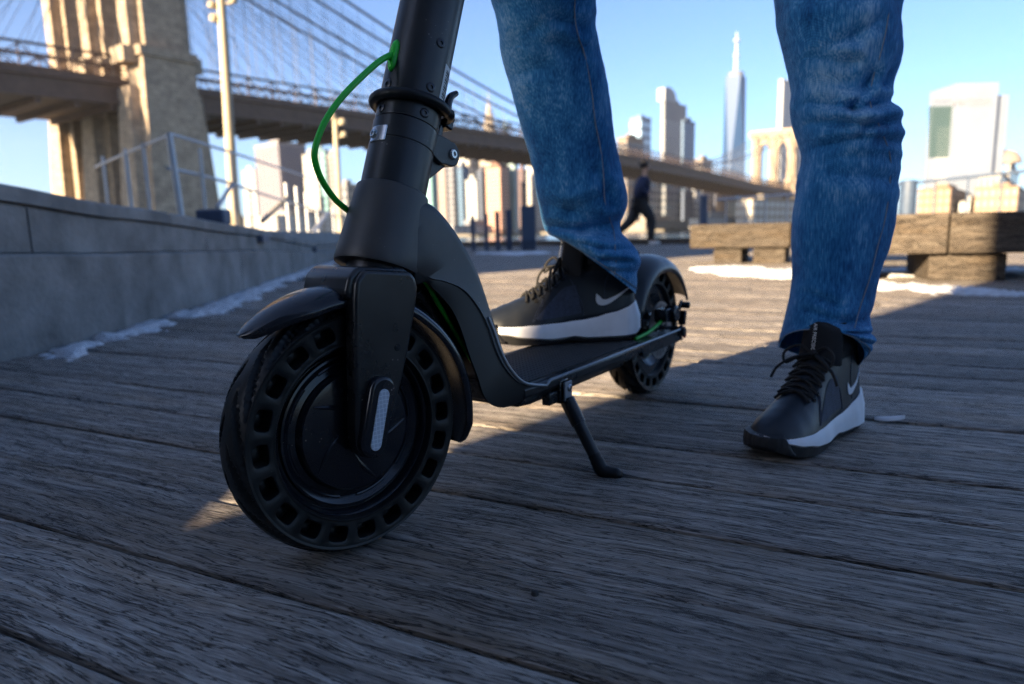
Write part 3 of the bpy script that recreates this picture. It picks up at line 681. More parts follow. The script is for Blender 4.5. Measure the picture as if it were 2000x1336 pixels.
# kickstand
kn = MB(); kn.box((.428, .070, .100), (.022, .010, .030)); kn.box((.440, .066, .0945), (.040, .012, .016)); ks = kn.build('kickstand', T['black'], scooter, smooth=30, bevel=.002)
kb_ = MB(); kb_.prism([(-.009, .012), (.009, .012), (.009, -.012), (.004, -.018), (-.009, -.016)], (.425, .0765, .100), (1, 0, 0), (0, 0, 1), (0, 1, 0), 0, .003); kb_.build('bracket', mat('grey_bracket_paint', (.26, .27, .29), .4), ks, smooth=30, bevel=.0008)
screw(ks, V((.424, .0797, .1035)), sl_, .0042, T['steel'], 'bolt', .0022)
p0_, p1_ = V((.424, .0760, .088)), V((.4330, .1255, .0120)); kl = MB()
kl.tube([p0_, p0_.lerp(p1_, .38)], [.0100, .0096], 14); kl.tube([p0_.lerp(p1_, .36), p0_.lerp(p1_, .40), p0_.lerp(p1_, .92)], [.0088, .0082, .0076], 14); kl.build('leg', T['black'], ks, smooth=40)
kf = MB(); kf.tube(crv([p0_.lerp(p1_, .84), p0_.lerp(p1_, .93), V((.4335, .1300, .0065)), V((.4300, .142, .0035)), V((.4270, .1540, .0030))], 5), [.0080]*5+[.0086]*3+[.0088]*6+[.0080]*4+[.0066, .005, .003], 14); kf.build('foot_pad', T['rubber'], ks, smooth=60)
# rear wheel
rw = MB(); rw.lathe([(.0001, .030), (.012, .030), (.014, .022), (.030, .014), (.032, .010), (.055, .008), (.062, .013), (.066, .018), (.0825, .0175), (.0835, .012), (.0835, -.018), (.062, -.014), (.0001, -.02)], cz, ax, 72)
rwh = rw.build('rear_wheel', T['gloss'], scooter, smooth=30); make_tyre('tyre', rwh)
ds = MB(); ds.lathe([(.030, .0325), (.052, .0325), (.052, .0345), (.030, .0345), (.030, .0325)], cz, ax, 60)
for k in range(18):
    a = 2*math.pi*k/18; ds.box(cz+V((math.sin(a)*.041, .0352, math.cos(a)*.041)), (.003, .001, .012), Matrix.Rotation(a, 3, 'Y'))
for k in range(6):
    a = 2*math.pi*k/6; ds.box(cz+V((math.sin(a)*.021, .0335, math.cos(a)*.021)), (.006, .002, .022), Matrix.Rotation(a, 3, 'Y'))
ds.build('brake_disc', mat('brake_disc_steel', (.30, .30, .31), .35, metal=.9), rwh, smooth=20)
an = MB(); an.lathe([(.0001, .080), (.0075, .080), (.0085, .078), (.0085, .074), (.0120, .0739), (.0120, .0705), (.0085, .0700), (.0085, .02)], cz, ax, 6); an.build('axle_nut', T['dsteel'], rwh, smooth=20)
ca = MB(); ca.box((.030, .052, .150), (.036, .022, .022)); ca.lathe([(.0001, .020), (.013, .020), (.015, .018), (.015, 0), (.0001, 0)], (.012, .050, .150), (0, 1, 0), 20); ca.box((-.012, .064, .158), (.034, .005, .010), Matrix.Rotation(.6, 3, 'Y')); ca.box((-.03, .064, .138), (.010, .012, .026), Matrix.Rotation(-.3, 3, 'Y'))
ca.lathe([(.0001, .016), (.005, .016), (.006, .014), (.006, 0), (.0001, 0)], (-.028, .062, .162), (0, 1, 0), 12)
cal = ca.build('brake_caliper', T['gloss'], scooter, smooth=30, bevel=.002)
cb = MB(); cb.tube(crv([V((.14, .045, .122)), S(1265, 650, .050), S(1281, 637, .052), S(1297, 622, .054), V((.012, .056, .150))], 6), .0030, 12); cb.build('brake_cable', T['green'], scooter, smooth=180)
tl = MB(); tl.prism(arc(-.016, .112, .0085, 0, 360, 14)[:-1], (0, 0, 0), (1, 0, 0), (0, 0, 1), (0, 1, 0), .0725, .0742); tl.build('side_reflector', T['red'], deck, smooth=30)
g_ = guard(159, 12, .136, .0445, 1, .45, .030, 'rear_mudguard', T['tube'], grow=lambda t: .016*max(0, (.45-t)/.45))
rings = g_
rg_ = g_.build('rear_mudguard', T['tube'], scooter, smooth=50)
rg_.scale = (-1, 1, 1)
rg_.scale = (1, 1, 1)
hk = MB(); hk.prism(stadium((-.006, -.004), (.006, .004), .006), (.035, 0, R_T+.138), (1, 0, -.18), (0, 1, 0), (0, 0, 1), .000, .004); hk.build('hook_slot', T['ink'], rg_, smooth=40)

# ================================================================== RIDER (legs in jeans, high-top trainers)
rider = tag(empty('person', (.28, 1.06, 0)), 'person in blue jeans and black trainers with one foot on the scooter', 'person')
ro_ = V((.28, 1.06, 0))
def seg_d(x, z, a, b):
    p = V((x, z)); a, b = V(a), V(b); ab = b-a; t = max(0, min(1, (p-a).dot(ab)/ab.length_squared)); q = a+ab*t; d = p-q
    sgn = 1 if (ab.x*d.y-ab.y*d.x) > 0 else -1
    e = min(t, 1-t)*ab.length
    return d.length*sgn, t
def leg_mesh(tab, Yc, creases, tilt, seed, n_sub=9, NS=96, lift=0):
    """tab rows: left pixel, right pixel (x,y each), depth ratio; tilt: hem rings lean"""
    rows = [(at(a[0], a[1], Yc(k)), at(b[0], b[1], Yc(k)), d) for k, (a, b, d) in enumerate(tab)]
    Ls = crv([r[0] for r in rows], n_sub); Rs = crv([r[1] for r in rows], n_sub); Ds = [p.x for p in crv([V((r[2], 0, 0)) for r in rows], n_sub)]
    cr = []
    for pts, depth, wd in creases:
        Y = Yc(0); q = [at(x, y, Yc(3)) for x, y in pts]; q = [(p.x, p.z) for p in q]; cr.append((q, depth, wd))
    vs = []; fade_fold_shade = []; nr = len(Ls)
    for k in range(nr):
        c = (Ls[k]+Rs[k])/2; hw = (Rs[k]-Ls[k])/2; r = hw.length
        for i in range(NS):
            a = 2*math.pi*i/NS; ca, sa = math.cos(a), math.sin(a)
            # slightly squared ellipse
            e = 2.25; l = (abs(ca)**e+abs(sa)**e)**(-1/e)
            p = c+hw*(ca*l)+V((0, 1, 0))*(-sa*l*r*Ds[k])
            nrm = V((ca*hw.normalized().x, -sa, ca*hw.normalized().z)).normalized()
            d = 0.
            front_ = max(0, sa)**1.1
            for q, depth, wd in cr:
                for a_, b_ in zip(q, q[1:]):
                    dd, t = seg_d(p.x, p.z, a_, b_)
                    en = 1.
                    w2 = wd*(1+.35*noise.noise(V((p.x*40, p.z*40, seed)))); d += (-depth*.95*math.exp(-(abs(dd)/(w2*.62))**1.25)+depth*.6*math.exp(-((abs(dd)-1.7*w2)/(1.0*w2))**2))*front_*en*(.6 if len(q) > 2 else 1)
            d += noise.fractal(V((p.x*16+seed, p.y*16, p.z*9)), 1, 2, 4)*.0026
            d += noise.ridged_multi_fractal(V((p.x*9+seed, p.y*9, p.z*15)), 1, 2, 3, 1, 2)*.0012-.0012
            q_ = p+nrm*d
            if lift: tt = max(0, (k-(nr-1-n_sub*4))/(n_sub*4)); q_.z += lift*max(-.3, sa)*tt*tt
            vs.append(q_); fade_fold_shade.append(d)
    fs = []
    for k in range(nr-1):
        for i in range(NS):
            j = (i+1) % NS; fs.append((k*NS+i, (k+1)*NS+i, (k+1)*NS+j, k*NS+j))
    return vs, fs, nr, NS, fade_fold_shade
LT = [((1513, -60), (1764, -60), .9), ((1522, 0), (1753, 0), .86), ((1527, 42), (1742, 40), .86), ((1534, 75), (1744, 70), .86), ((1544, 120), (1744, 120), .86), ((1550, 152), (1736, 152), .86), ((1553, 180), (1730, 178), .86),
      ((1550, 203), (1729, 201), .87), ((1552, 226), (1742, 220), .88), ((1557, 258), (1748, 258), .88), ((1566, 290), (1747, 288), .88), ((1568, 312), (1745, 312), .88), ((1563, 345), (1742, 345), .88), ((1558, 390), (1740, 390), .88),
      ((1554, 440), (1734, 440), .88), ((1554, 490), (1722, 490), .88), ((1554, 535), (1707, 540), .9), ((1549, 580), (1696, 590), .92), ((1541, 618), (1688, 632), .95), ((1536, 640), (1692, 660), 1.0), ((1530, 655), (1688, 690), 1.0), ((1529, 664), (1673, 722), 1.0)]
LC = [([(1574, 112), (1625, 96), (1676, 64)], .006, .010), ([(1562, 126), (1622, 144)], .006, .008), ([(1556, 208), (1627, 226), (1728, 206)], .012, .009), ([(1562, 246), (1650, 260), (1732, 247)], .010, .008), ([(1574, 294), (1640, 279), (1728, 286)], .008, .008),
      ([(1628, 220), (1664, 165)], .005, .008), ([(1690, 180), (1720, 120)], .005, .009), ([(1600, 345), (1735, 360)], .0035, .010), ([(1550, 600), (1620, 625), (1690, 610)], .005, .009), ([(1560, 570), (1600, 590)], .004, .008), ([(1620, 655), (1690, 650)], .006, .006), ([(1640, 690), (1685, 680)], .005, .005)]
RT = [((940, -60), (1166, -58), .86), ((957, 0), (1160, -2), .82), ((965, 26), (1161, 24), .82), ((972, 60), (1161, 54), .82), ((976, 90), (1166, 84), .82), ((981, 112), (1171, 106), .82), ((992, 150), (1179, 142), .82), ((1003, 190), (1186, 184), .82), ((1014, 232), (1193, 226), .82), ((1026, 274), (1201, 268), .82),
      ((1037, 314), (1210, 308), .82), ((1046, 354), (1218, 348), .83), ((1051, 388), (1224, 384), .85), ((1055, 410), (1220, 412), .87), ((1058, 428), (1209, 436), .9), ((1061, 442), (1211, 452), .95), ((1064, 449), (1230, 474), 1.), ((1068, 454), (1244, 497), 1.0), ((1072, 458), (1247, 513), 1.0), ((1080, 461), (1240, 532), .98), ((1088, 464), (1241, 552), .95), ((1097, 467), (1238, 572), .92)]
RC = [([(1090, 62), (1130, 72), (1165, 50)], .005, .009), ([(968, 95), (1040, 78), (1075, 60)], .003, .010), ([(985, 150), (1060, 140)], .003, .010), ([(1060, 395), (1120, 410), (1200, 372)], .005, .010), ([(1066, 440), (1140, 452), (1215, 430)], .006, .007), ([(1110, 468), (1180, 488), (1245, 488)], .007, .006), ([(1140, 494), (1190, 512), (1242, 514)], .006, .005), ([(1165, 516), (1200, 532), (1240, 536)], .005, .005), ([(1170, 330), (1200, 395)], .004, .010)]
jv = []; jf = []
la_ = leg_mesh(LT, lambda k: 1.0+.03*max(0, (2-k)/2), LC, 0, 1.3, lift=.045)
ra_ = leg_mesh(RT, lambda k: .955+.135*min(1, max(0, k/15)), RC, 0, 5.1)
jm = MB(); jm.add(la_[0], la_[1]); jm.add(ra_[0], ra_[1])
# seat of the jeans above the frame joins both legs
topl = [V(p) for p in la_[0][:la_[3]]]; topr = [V(p) for p in ra_[0][:ra_[3]]]
def ctr(l): return sum(l, V((0, 0, 0)))/len(l)
for top, cc, tgt in ((topl, ctr(topl), V((.345, 1.06, .83))), (topr, ctr(topr), V((.175, 1.06, .83)))):
    rs = [top]
    for k in range(1, 13):
        t = k/12; c = cc.lerp(tgt, t)+V((0, 0, .02*math.sin(math.pi*t))); fl = 1-.75*t
        rs.append([c+V(((p-cc).x*(1-.08*t), (p-cc).y*(1-.02*t), (p-cc).z*fl)) for p in top])
    jm.loft(rs[::-1], True, False)
hip = MB(); rs = []
for z, a, b_ in ((.70, .03, .03), (.712, .10, .07), (.74, .150, .100), (.79, .176, .118), (.85, .172, .112), (.92, .155, .104), (.95, .152, .102)):
    rs.append([V((.262+a*math.cos(2*math.pi*i/48), 1.06+b_*math.sin(2*math.pi*i/48), z)) for i in range(48)])
jm.loft(rs, True, True)
jm.v = [tuple(V(p)-ro_) for p in jm.v]
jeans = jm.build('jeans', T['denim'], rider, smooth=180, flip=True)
fa = jeans.data.attributes.new('fade_fold_shade', 'FLOAT', 'POINT')
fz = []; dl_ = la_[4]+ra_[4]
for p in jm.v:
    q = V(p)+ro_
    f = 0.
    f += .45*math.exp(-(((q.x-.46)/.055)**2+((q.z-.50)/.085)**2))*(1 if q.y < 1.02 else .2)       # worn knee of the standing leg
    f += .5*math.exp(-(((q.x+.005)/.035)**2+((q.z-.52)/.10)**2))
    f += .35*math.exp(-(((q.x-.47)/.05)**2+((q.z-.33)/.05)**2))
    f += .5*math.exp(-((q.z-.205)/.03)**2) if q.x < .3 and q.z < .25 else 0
    fz.append(f-.12+max(-.35, min(.6, (dl_[len(fz)] if len(fz) < len(dl_) else 0)*26)))  # besides wear, fold shading put into the colour: ridges lighter, creases darker
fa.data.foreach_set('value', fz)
# stitched hems
for lm, up_ in ((la_, 5), (ra_, 5)):
    k = lm[2]-1-up_; pts = [V(lm[0][k*lm[3]+i]) for i in range(lm[3])]; c_ = sum(pts, V((0, 0, 0)))/len(pts)
    mb = MB(); mb.tube([p+(p-c_).normalized()*.0006-ro_ for p in pts], .0009, 5, closed=True); mb.build('hem_stitch', T['thread'], jeans, smooth=60)
# outer seams
def seam(lm, pxs, Yc, name):
    path = []
    for x, y in pxs:
        d0 = ray(x, y).normalized(); best = min((V(p) for p in lm[0]), key=lambda p: (lambda q: (q-d0*q.dot(d0)).length*6+q.length)(p-CAM)); t = best
        best = min((V(p) for p in lm[0] if p[1] < 9), key=lambda p: (p.x-t.x)**2+(p.z-t.z)**2); path.append((best+(CAM-best).normalized()*.0008)-ro_)
    mb = MB(); mb.tube(crv(path, 6), .0008, 6); mb.build(name, T['thread'], jeans, smooth=60)
seam(ra_, [(1124, -40), (1126, 30), (1131, 75), (1144, 105), (1155, 170), (1164, 235), (1175, 290), (1180, 340), (1183, 390), (1190, 425), (1198, 450), (1203, 480), (1203, 510), (1196, 540)], 1.09, 'seam')
seam(la_, [(1742, -20), (1733, 60), (1722, 110), (1706, 150), (1700, 200), (1716, 240), (1736, 300), (1738, 350), (1732, 420), (1716, 480), (1702, 540), (1680, 600), (1668, 640)], 1.0, 'seam')

# trainer: local x to the toe, y to its left, z up, length LS
LS = .268
SOLE = [(0, .002), (.012, .016), (.04, .0275), (.10, .0335), (.2, .0350), (.35, .0335), (.48, .0350), (.62, .0410), (.74, .0435), (.84, .0400), (.92, .0310), (.97, .0190), (.992, .0090), (1.0, .0015)]
MTOP = [(0, .062), (.03, .060), (.08, .053), (.16, .046), (.28, .0405), (.4, .0375), (.52, .034), (.66, .0310), (.78, .0300), (.9, .0310), (1.0, .0320)]
SBOT = [(0, .010), (.05, .0015), (.12, .0), (.34, .0), (.42, .0035), (.5, .001), (.6, 0), (.74, .0), (.86, .004), (.94, .010), (1., .019)]
UPT = [(0.012, .060), (.03, .100), (.07, .128), (.15, .136), (.28, .138), (.37, .134), (.45, .118), (.54, .098), (.63, .081), (.72, .070), (.8, .0625), (.88, .055), (.94, .047), (.985, .036), (.995, .033)]
UPW = [(0.012, .010), (.03, .020), (.07, .0265), (.15, .0300), (.28, .0320), (.37, .0325), (.48, .0335), (.62, .0385), (.74, .0405), (.84, .0375), (.92, .0290), (.97, .0170), (.985, .010), (.995, .004)]
def up_half(t, v):
    """half width of the upper at relative height v 0..1"""
    w_ = interp(UPW, t)[0]; slim = interp([(0, .30), (.3, .30), (.42, .34), (.6, .30), (1, .1)], t)[0]
    e = interp([(0, 7.), (.3, 6.), (.45, 3.4), (.62, 2.5), (.8, 2.1), (1, 2.)], t)[0]
    return w_*(1-slim*min(1, v)*.9)*(max(0, 1-v**e))**(1/e)
def up_z(t, v):
    zb = interp(MTOP, t)[0]-.006; zt = max(interp(UPT, t)[0], zb+.001); return zb+(zt-zb)*v
def up_pt(x, z, sd):
    t = x/LS; zb = interp(MTOP, t)[0]-.006; zt = interp(UPT, t)[0]; v = max(0, min(.98, (z-zb)/(zt-zb))); return V((x, sd*up_half(t, v), z))
def make_shoe(parent, M_, lat):
    """lat=+1: the outer side of the foot is its left side"""
    root_ = empty('shoe', parent=parent); root_.matrix_local = M_
    # upper
    mb = MB(); rings = []; n = 40; ts = [.012, .018, .03, .05]+[.07+.0225*i for i in range(41)]+[.985, .992, .995]
    ts = sorted(t for t in ts if t <= .995)
    for t in ts:
        ring_ = []
        for i in range(n+1):
            a = math.pi*i/n; v = math.sin(a)**.85 if i not in (0, n) else 0
            c_ = math.cos(a); hv = up_half(t, v); ring_.append(V((t*LS, (1 if c_ > 0 else -1)*hv if abs(c_) > 1e-6 else 0, up_z(t, v))))
        rings.append(ring_+[V((t*LS, 0, up_z(t, 0)-.002))])
    mb.loft(rings, True, True)
    mb.mi = []
    for f in mb.f:
        c_ = sum((V(mb.v[i]) for i in f), V((0, 0, 0)))/len(f); t = c_.x/LS; zr = (c_.z-.03)
        mesh_zone = .36 < t < .66 and c_.z < interp(UPT, t)[0]*.92 and c_.z > .034+.02*max(0, (t-.5)/.16)
        knit = t < .44 and c_.z > .112
        mb.mi.append(1 if knit else 0)
    up_o = mb.build('upper', [T['leather'], T['knit']], root_, smooth=180, flip=True)
    # midsole + outsole
    for nm, m_, zlo, zhi in (('midsole', T['midsole'], .0, 1.), ('outsole', T['outsole'], 0, 1)):
        mb = MB(); rings = []
        for k in range(61):
            t = k/60; t = .5-.5*math.cos(math.pi*t); w_ = interp(SOLE, t)[0]; zb = interp(SBOT, t)[0]; zt = interp(MTOP, t)[0]
            flare = .004 if t < .2 else .002
            if nm == 'midsole':
                lo = zb+.0045+.008*max(0, min(1, (t-.55)/.25)); wrap = 1.
                hi = zt
                sec = [(w_-.003, lo), (w_+flare, lo+.004), (w_+flare*.6, lo+(hi-lo)*.5), (w_-.001, hi-.003), (w_-.004, hi), (w_-.012, hi-.004)]
            else:
                hi = zb+.0055+.009*max(0, min(1, (t-.55)/.25))+(.010 if .38 < t < .50 else 0)*0
                sec = [(w_-.006, zb), (w_-.001, zb+.001), (w_+.0005, hi), (w_-.004, hi)]
            sec = [(max(a, .0006), b) for a, b in sec]
            bx_ = lambda b: t*LS-(.007*math.sin(math.pi*min(1, max(0, b/.055)))*max(0, 1-t/.14) if t < .14 else 0)
            rings.append([V((bx_(b), a, b)) for a, b in sec]+[V((bx_(b), -a, b)) for a, b in sec[::-1]])
        mb.loft(rings, True, True); mb.build(nm, m_, root_, smooth=45)
    # toe bumper of ribbed rubber wrapping the inner front
    mb = MB(); rings = []
    for k in range(41):
        q = k/40; ang = -1.25+2.0*q            # around the toe, from the inner to the outer side
        prof = []
        # walk the outline of the sole near the toe
        t = 1-.17*abs(ang)**1.7/1.25**1.7 if ang < 0 else 1-.10*(ang/.75)**1.6
        y = interp(SOLE, t)[0]*(-1 if ang < 0 else 1)*lat
        fade_ = min(1, q/.12, (1-q)/.12); hi = interp(MTOP, t)[0]+.004*fade_; zb = interp(SBOT, t)[0]+.001
        hi = zb+(hi-zb)*max(.25, fade_)
        nx = V((t-.62, y/LS*2.2, 0)).normalized(); base_ = V((t*LS, y, 0))
        rib = .0006*math.sin(q*90)
        rings.append([base_+nx*d+V((0, 0, z)) for d, z in ((-.006, zb), (.0036+rib, zb+.002), (.0046+rib, zb+(hi-zb)*.5), (.0030+rib, hi-.002), (-.004, hi))])
    mb.loft(rings, True, True); mb.build('toe_bumper', T['outsole'], root_, smooth=50)
    # lighter woven panel over the instep on either side
    for sd in (1, -1):
        lo = crv([V((a, b, 0)) for a, b in ((.37, .046), (.45, .043), (.55, .040), (.64, .038))], 6); hi = crv([V((a, b, 0)) for a, b in ((.40, .090), (.47, .086), (.53, .072), (.645, .042))], 6); vs = []; fs = []; m_ = 7
        for h_ in (.0007, -.0006):
            for a, b in zip(lo, hi):
                for j in range(m_): q = a.lerp(b, j/(m_-1)); vs.append(up_pt(q.x*LS, q.y, sd)+V((0, sd*h_, h_*.4)))
        nn = len(lo)
        for k in range(nn-1):
            for j in range(m_-1):
                a = k*m_+j; fs.append((a, a+1, a+m_+1, a+m_)); a += nn*m_; fs.append((a, a+m_, a+m_+1, a+1))
        mb = MB(); mb.add(vs, fs); mb.build('woven_panel', T['mesh'], root_, smooth=60)
    # seams stitched over the upper, and eyelets
    mb = MB()
    def seam_line(pts, sd, r=.0007):
        mb.tube([up_pt(p.x*LS, p.y, sd)+V((0, sd*.0004, .0002)) for p in crv([V((a, b, 0)) for a, b in pts], 5)], r, 5)
    for sd in (1, -1):
        seam_line([(.66, .036), (.63, .050), (.60, .062), (.585, .074)], sd); seam_line([(.67, .036), (.64, .050), (.61, .062), (.595, .073)], sd)
        seam_line([(.36, .042), (.37, .062), (.40, .082), (.43, .100)], sd); seam_line([(.22, .050), (.23, .075), (.21, .100), (.16, .118)], sd)
        seam_line([(.44, .108), (.50, .094), (.56, .082), (.62, .070)], sd)
    so_ = mb.build('stitching', T['mesh'], root_, smooth=60); so_['kind'] = 'stuff'
    for sd in (1, -1):
        for k in range(5):
            t = .475+.04*k; z = interp(UPT, t)[0]-.0135; q = up_pt(t*LS, z, sd); mb = MB(); mb.lathe([(.0016, 0), (.0034, .0004), (.0036, .0012), (.0018, .0016), (.0014, .0)], q, V((0, sd, .7)), 12); mb.build('eyelet', T['lace'], root_, smooth=60)
    # tongue with collar
    mb = MB(); rings = []
    for k in range(13):
        t = k/12; z = .108+.056*t; x = LS*.452+.006-.010*t; hw = .030-.004*t if t < .8 else (.030-.004*t)*math.sqrt(max(.05, 1-((t-.8)/.22)**2))
        sec = []
        for i in range(13):
            u = -1+i/6; sec.append(V((x-.020*u*u, hw*u, z-.004*u*u)))
        rings.append(sec+[p-V((.007, 0, -.001)) for p in sec[::-1]])
    mb.loft(rings, True, True); tg = mb.build('tongue', T['knit'], root_, smooth=60)
    mb = MB(); rings = []
    for k in range(9):      # knitted ankle sleeve inside the trouser leg
        t = k/8; z = .122+.040*t; rings.append([V((LS*.235+(.048-.010*t)*math.cos(2*math.pi*i/32), (.0285-.001*t)*math.sin(2*math.pi*i/32), z)) for i in range(32)])
    mb.loft(rings, True, True); mb.build('ankle_sleeve', T['knit'], root_, smooth=60)
    # laces
    mb = MB()
    for k in range(6):
        t = .475+.040*k; z = interp(UPT, t)[0]; w_ = .024
        for sg in (1, -1):
            pts = []
            for i in range(9):
                u = -1+i/4; tt = t+.018*u*sg; zt = interp(UPT, tt)[0]; yy = w_*u; v = 1-.10*abs(u)**2.2
                pts.append(V((tt*LS, yy, zt-.0105*abs(u)**2.6+.0030+(.0012 if sg > 0 else 0))))
            mb.tube(pts, .0022, 8)
    kx = LS*.47; kz = interp(UPT, .47)[0]+.006
    for sg in (1, -1):
        mb.tube(crv([V((kx, 0, kz)), V((kx+.004, sg*.018, kz+.012)), V((kx+.014, sg*.034, kz+.002)), V((kx+.018, sg*.030, kz-.012)), V((kx+.008, sg*.014, kz-.002)), V((kx, 0, kz))], 6), .0020, 8)
        mb.tube(crv([V((kx, 0, kz)), V((kx+.018, sg*.020, kz-.004)), V((kx+.026, sg*.038, kz-.018)), V((kx+.028, sg*.046, kz-.034))], 6), .0020, 8)
    mb.tube(crv([V((kx-.006, -.006, kz)), V((kx, 0, kz+.004)), V((kx+.006, .006, kz))], 4), .0045, 8)
    mb.build('lace', T['lace'], root_, smooth=60)
    # curved tick emblem on both sides of the heel
    for sd in (1, -1):
        up_e = [(.066, .076), (.078, .0655), (.094, .0615), (.092, .070), (.088, .080)]
        outer = crv([V((x, z, 0)) for x, z in [(x-.010, z) for x, z in ((.022, .087), (.046, .070), (.062, .0605), (.073, .0570), (.082, .0590), (.0855, .0660), (.0845, .0760))]], 6)
        inner = crv([V((x, z, 0)) for x, z in [(x-.010, z) for x, z in ((.022, .087), (.046, .0745), (.060, .0685), (.069, .0662), (.075, .0670), (.0785, .0705), (.0845, .0760))]], 6)
        vs = []; fs = []
        for a, b_ in zip(outer, inner):
            for h_ in (.0012, -.0008):
                for p in (a, b_): q = up_pt(p.x, p.y, sd); vs.append(q+V((0, sd*h_, 0)))
        for k in range(len(outer)-1):
            o_ = k*4; fs += [(o_, o_+1, o_+5, o_+4), (o_, o_+4, o_+6, o_+2), (o_+1, o_+3, o_+7, o_+5), (o_+2, o_+6, o_+7, o_+3)]
        mb = MB(); mb.add(vs, fs); mb.build('tick_emblem', T['midsole'], root_, smooth=40)
    # lettering up the tongue
    fo_ = text_mesh('lettering', 'AIR PRECISION', .0066, .0003, T['white'], root_)
    zx = V((-.010, 0, .056)).normalized(); yl = V((0, 1, 0)); nz = zx.cross(yl)*1
    ex = -zx; ez = V((zx.z, 0, -zx.x)).normalized(); ey = ez.cross(ex)
    Mt = Matrix((ex, ey, ez)).transposed().to_4x4(); Mt.translation = V((LS*.452+.0035+.0006, .0, .142)); fo_.matrix_local = Mt
    return root_
def shoe_matrix(heel, toe_dir, z, pitch=0):
    ex = V((*toe_dir, 0)).normalized(); ez = V((0, 0, 1)); ey = ez.cross(ex)
    M_ = Matrix((ex, ey, ez)).transposed().to_4x4(); M_.translation = V((heel[0], heel[1], z))-ro_; return M_
gshoe = make_shoe(rider, shoe_matrix((.512, 1.022), (-.735, -.68), .0), 1)
dshoe = make_shoe(rider, shoe_matrix((.203, 1.112), (-.98, -.17), .1246), -1)

# ================================================================== JOGGER on the promenade
RP = gnd(1252, 479); jog = tag(empty('person', (RP.x, RP.y, 0)), 'jogger in a navy jacket and black leggings passing the pier railing', 'person')
def skin_obj(name, nodes, edges, m_, parent, sub=2):
    me = bpy.data.meshes.new(name); me.from_pydata([n[0] for n in nodes], edges, []); me.materials.append(m_); o = link(bpy.data.objects.new(name, me), parent)
    o.modifiers.new('skin', 'SKIN'); 
    for k, n in enumerate(nodes):
        sv = me.skin_vertices[0].data[k]; r = n[1]; sv.radius = (r, r) if not isinstance(r, tuple) else r; sv.use_root = (k == 0)
    s_ = o.modifiers.new('subd', 'SUBSURF'); s_.levels = sub; s_.render_levels = sub
    me.polygons.foreach_set('use_smooth', [True]*len(me.polygons)); o.modifiers['skin'].use_smooth_shade = True
    return o
# body facing +x, pelvis at z .78, mid-stride
body_n = [(p, r*(.95 if k in (0, 1, 2, 3, 8, 9, 12, 13, 16, 17, 18, 20, 21, 22) else 1)) for k, (p, r) in enumerate([((-.03, 0, .78), .085), ((0, 0, .95), .085), ((.03, 0, 1.10), .095), ((.05, 0, 1.19), .05), ((.06, 0, 1.26), .038), ((.075, 0, 1.33), .062), ((.085, 0, 1.39), .070), ((.08, 0, 1.45), .05),
          ((.02, -.12, 1.13), .045), ((-.07, -.16, .96), .036), ((.09, -.14, .90), .028), ((.13, -.13, .92), .026), ((.02, .12, 1.13), .045), ((-.02, .17, .94), .036), ((.16, .15, 1.00), .028), ((.20, .14, 1.03), .026),
          ((-.03, -.07, .74), .078), ((.17, -.07, .47), .055), ((.16, -.07, .08), .034), ((.26, -.07, .04), .03), ((-.03, .07, .74), .078), ((-.17, .07, .44), .055), ((-.42, .07, .22), .034), ((-.42, .07, .11), .03)])]
body_e = [(0, 1), (1, 2), (2, 3), (3, 4), (4, 5), (5, 6), (6, 7), (2, 8), (8, 9), (9, 10), (10, 11), (2, 12), (12, 13), (13, 14), (14, 15), (0, 16), (16, 17), (17, 18), (18, 19), (0, 20), (20, 21), (21, 22), (22, 23)]
skin_obj('body', body_n, body_e, T['skin'], jog)
g = lambda k, a: (body_n[k][0], body_n[k][1]+a)
skin_obj('jacket', [g(0, .07), g(1, .085), g(2, .09), g(3, .05), g(8, .045), g(9, .042), g(10, .025), g(12, .045), g(13, .042), g(14, .025)], [(0, 1), (1, 2), (2, 3), (2, 4), (4, 5), (5, 6), (2, 7), (7, 8), (8, 9)], T['jacket'], jog)
skin_obj('leggings', [g(0, .055), g(16, .055), g(17, .045), g(18, .03), g(20, .055), g(21, .045), g(22, .03)], [(0, 1), (1, 2), (2, 3), (0, 4), (4, 5), (5, 6)], T['legging'], jog)
skin_obj('hair', [((.02, 0, 1.33), .085), ((.040, 0, 1.42), .11), ((.095, 0, 1.49), .075)], [(0, 1), (1, 2)], T['hair'], jog)
for k, (x, y, z) in enumerate(((.19, -.07, .035), (-.43, .07, .13))):
    mb = MB(); mb.loft([[V((x+dx, y+.036*s2*math.cos(a), z+.03*math.sin(a)*s2)) for a in [2*math.pi*i/12 for i in range(12)]] for dx, s2 in ((-.06, .5), (-.04, .95), (.04, 1), (.11, .9), (.14, .4))], True, True); mb.build('shoe', T['white'], jog, smooth=60)

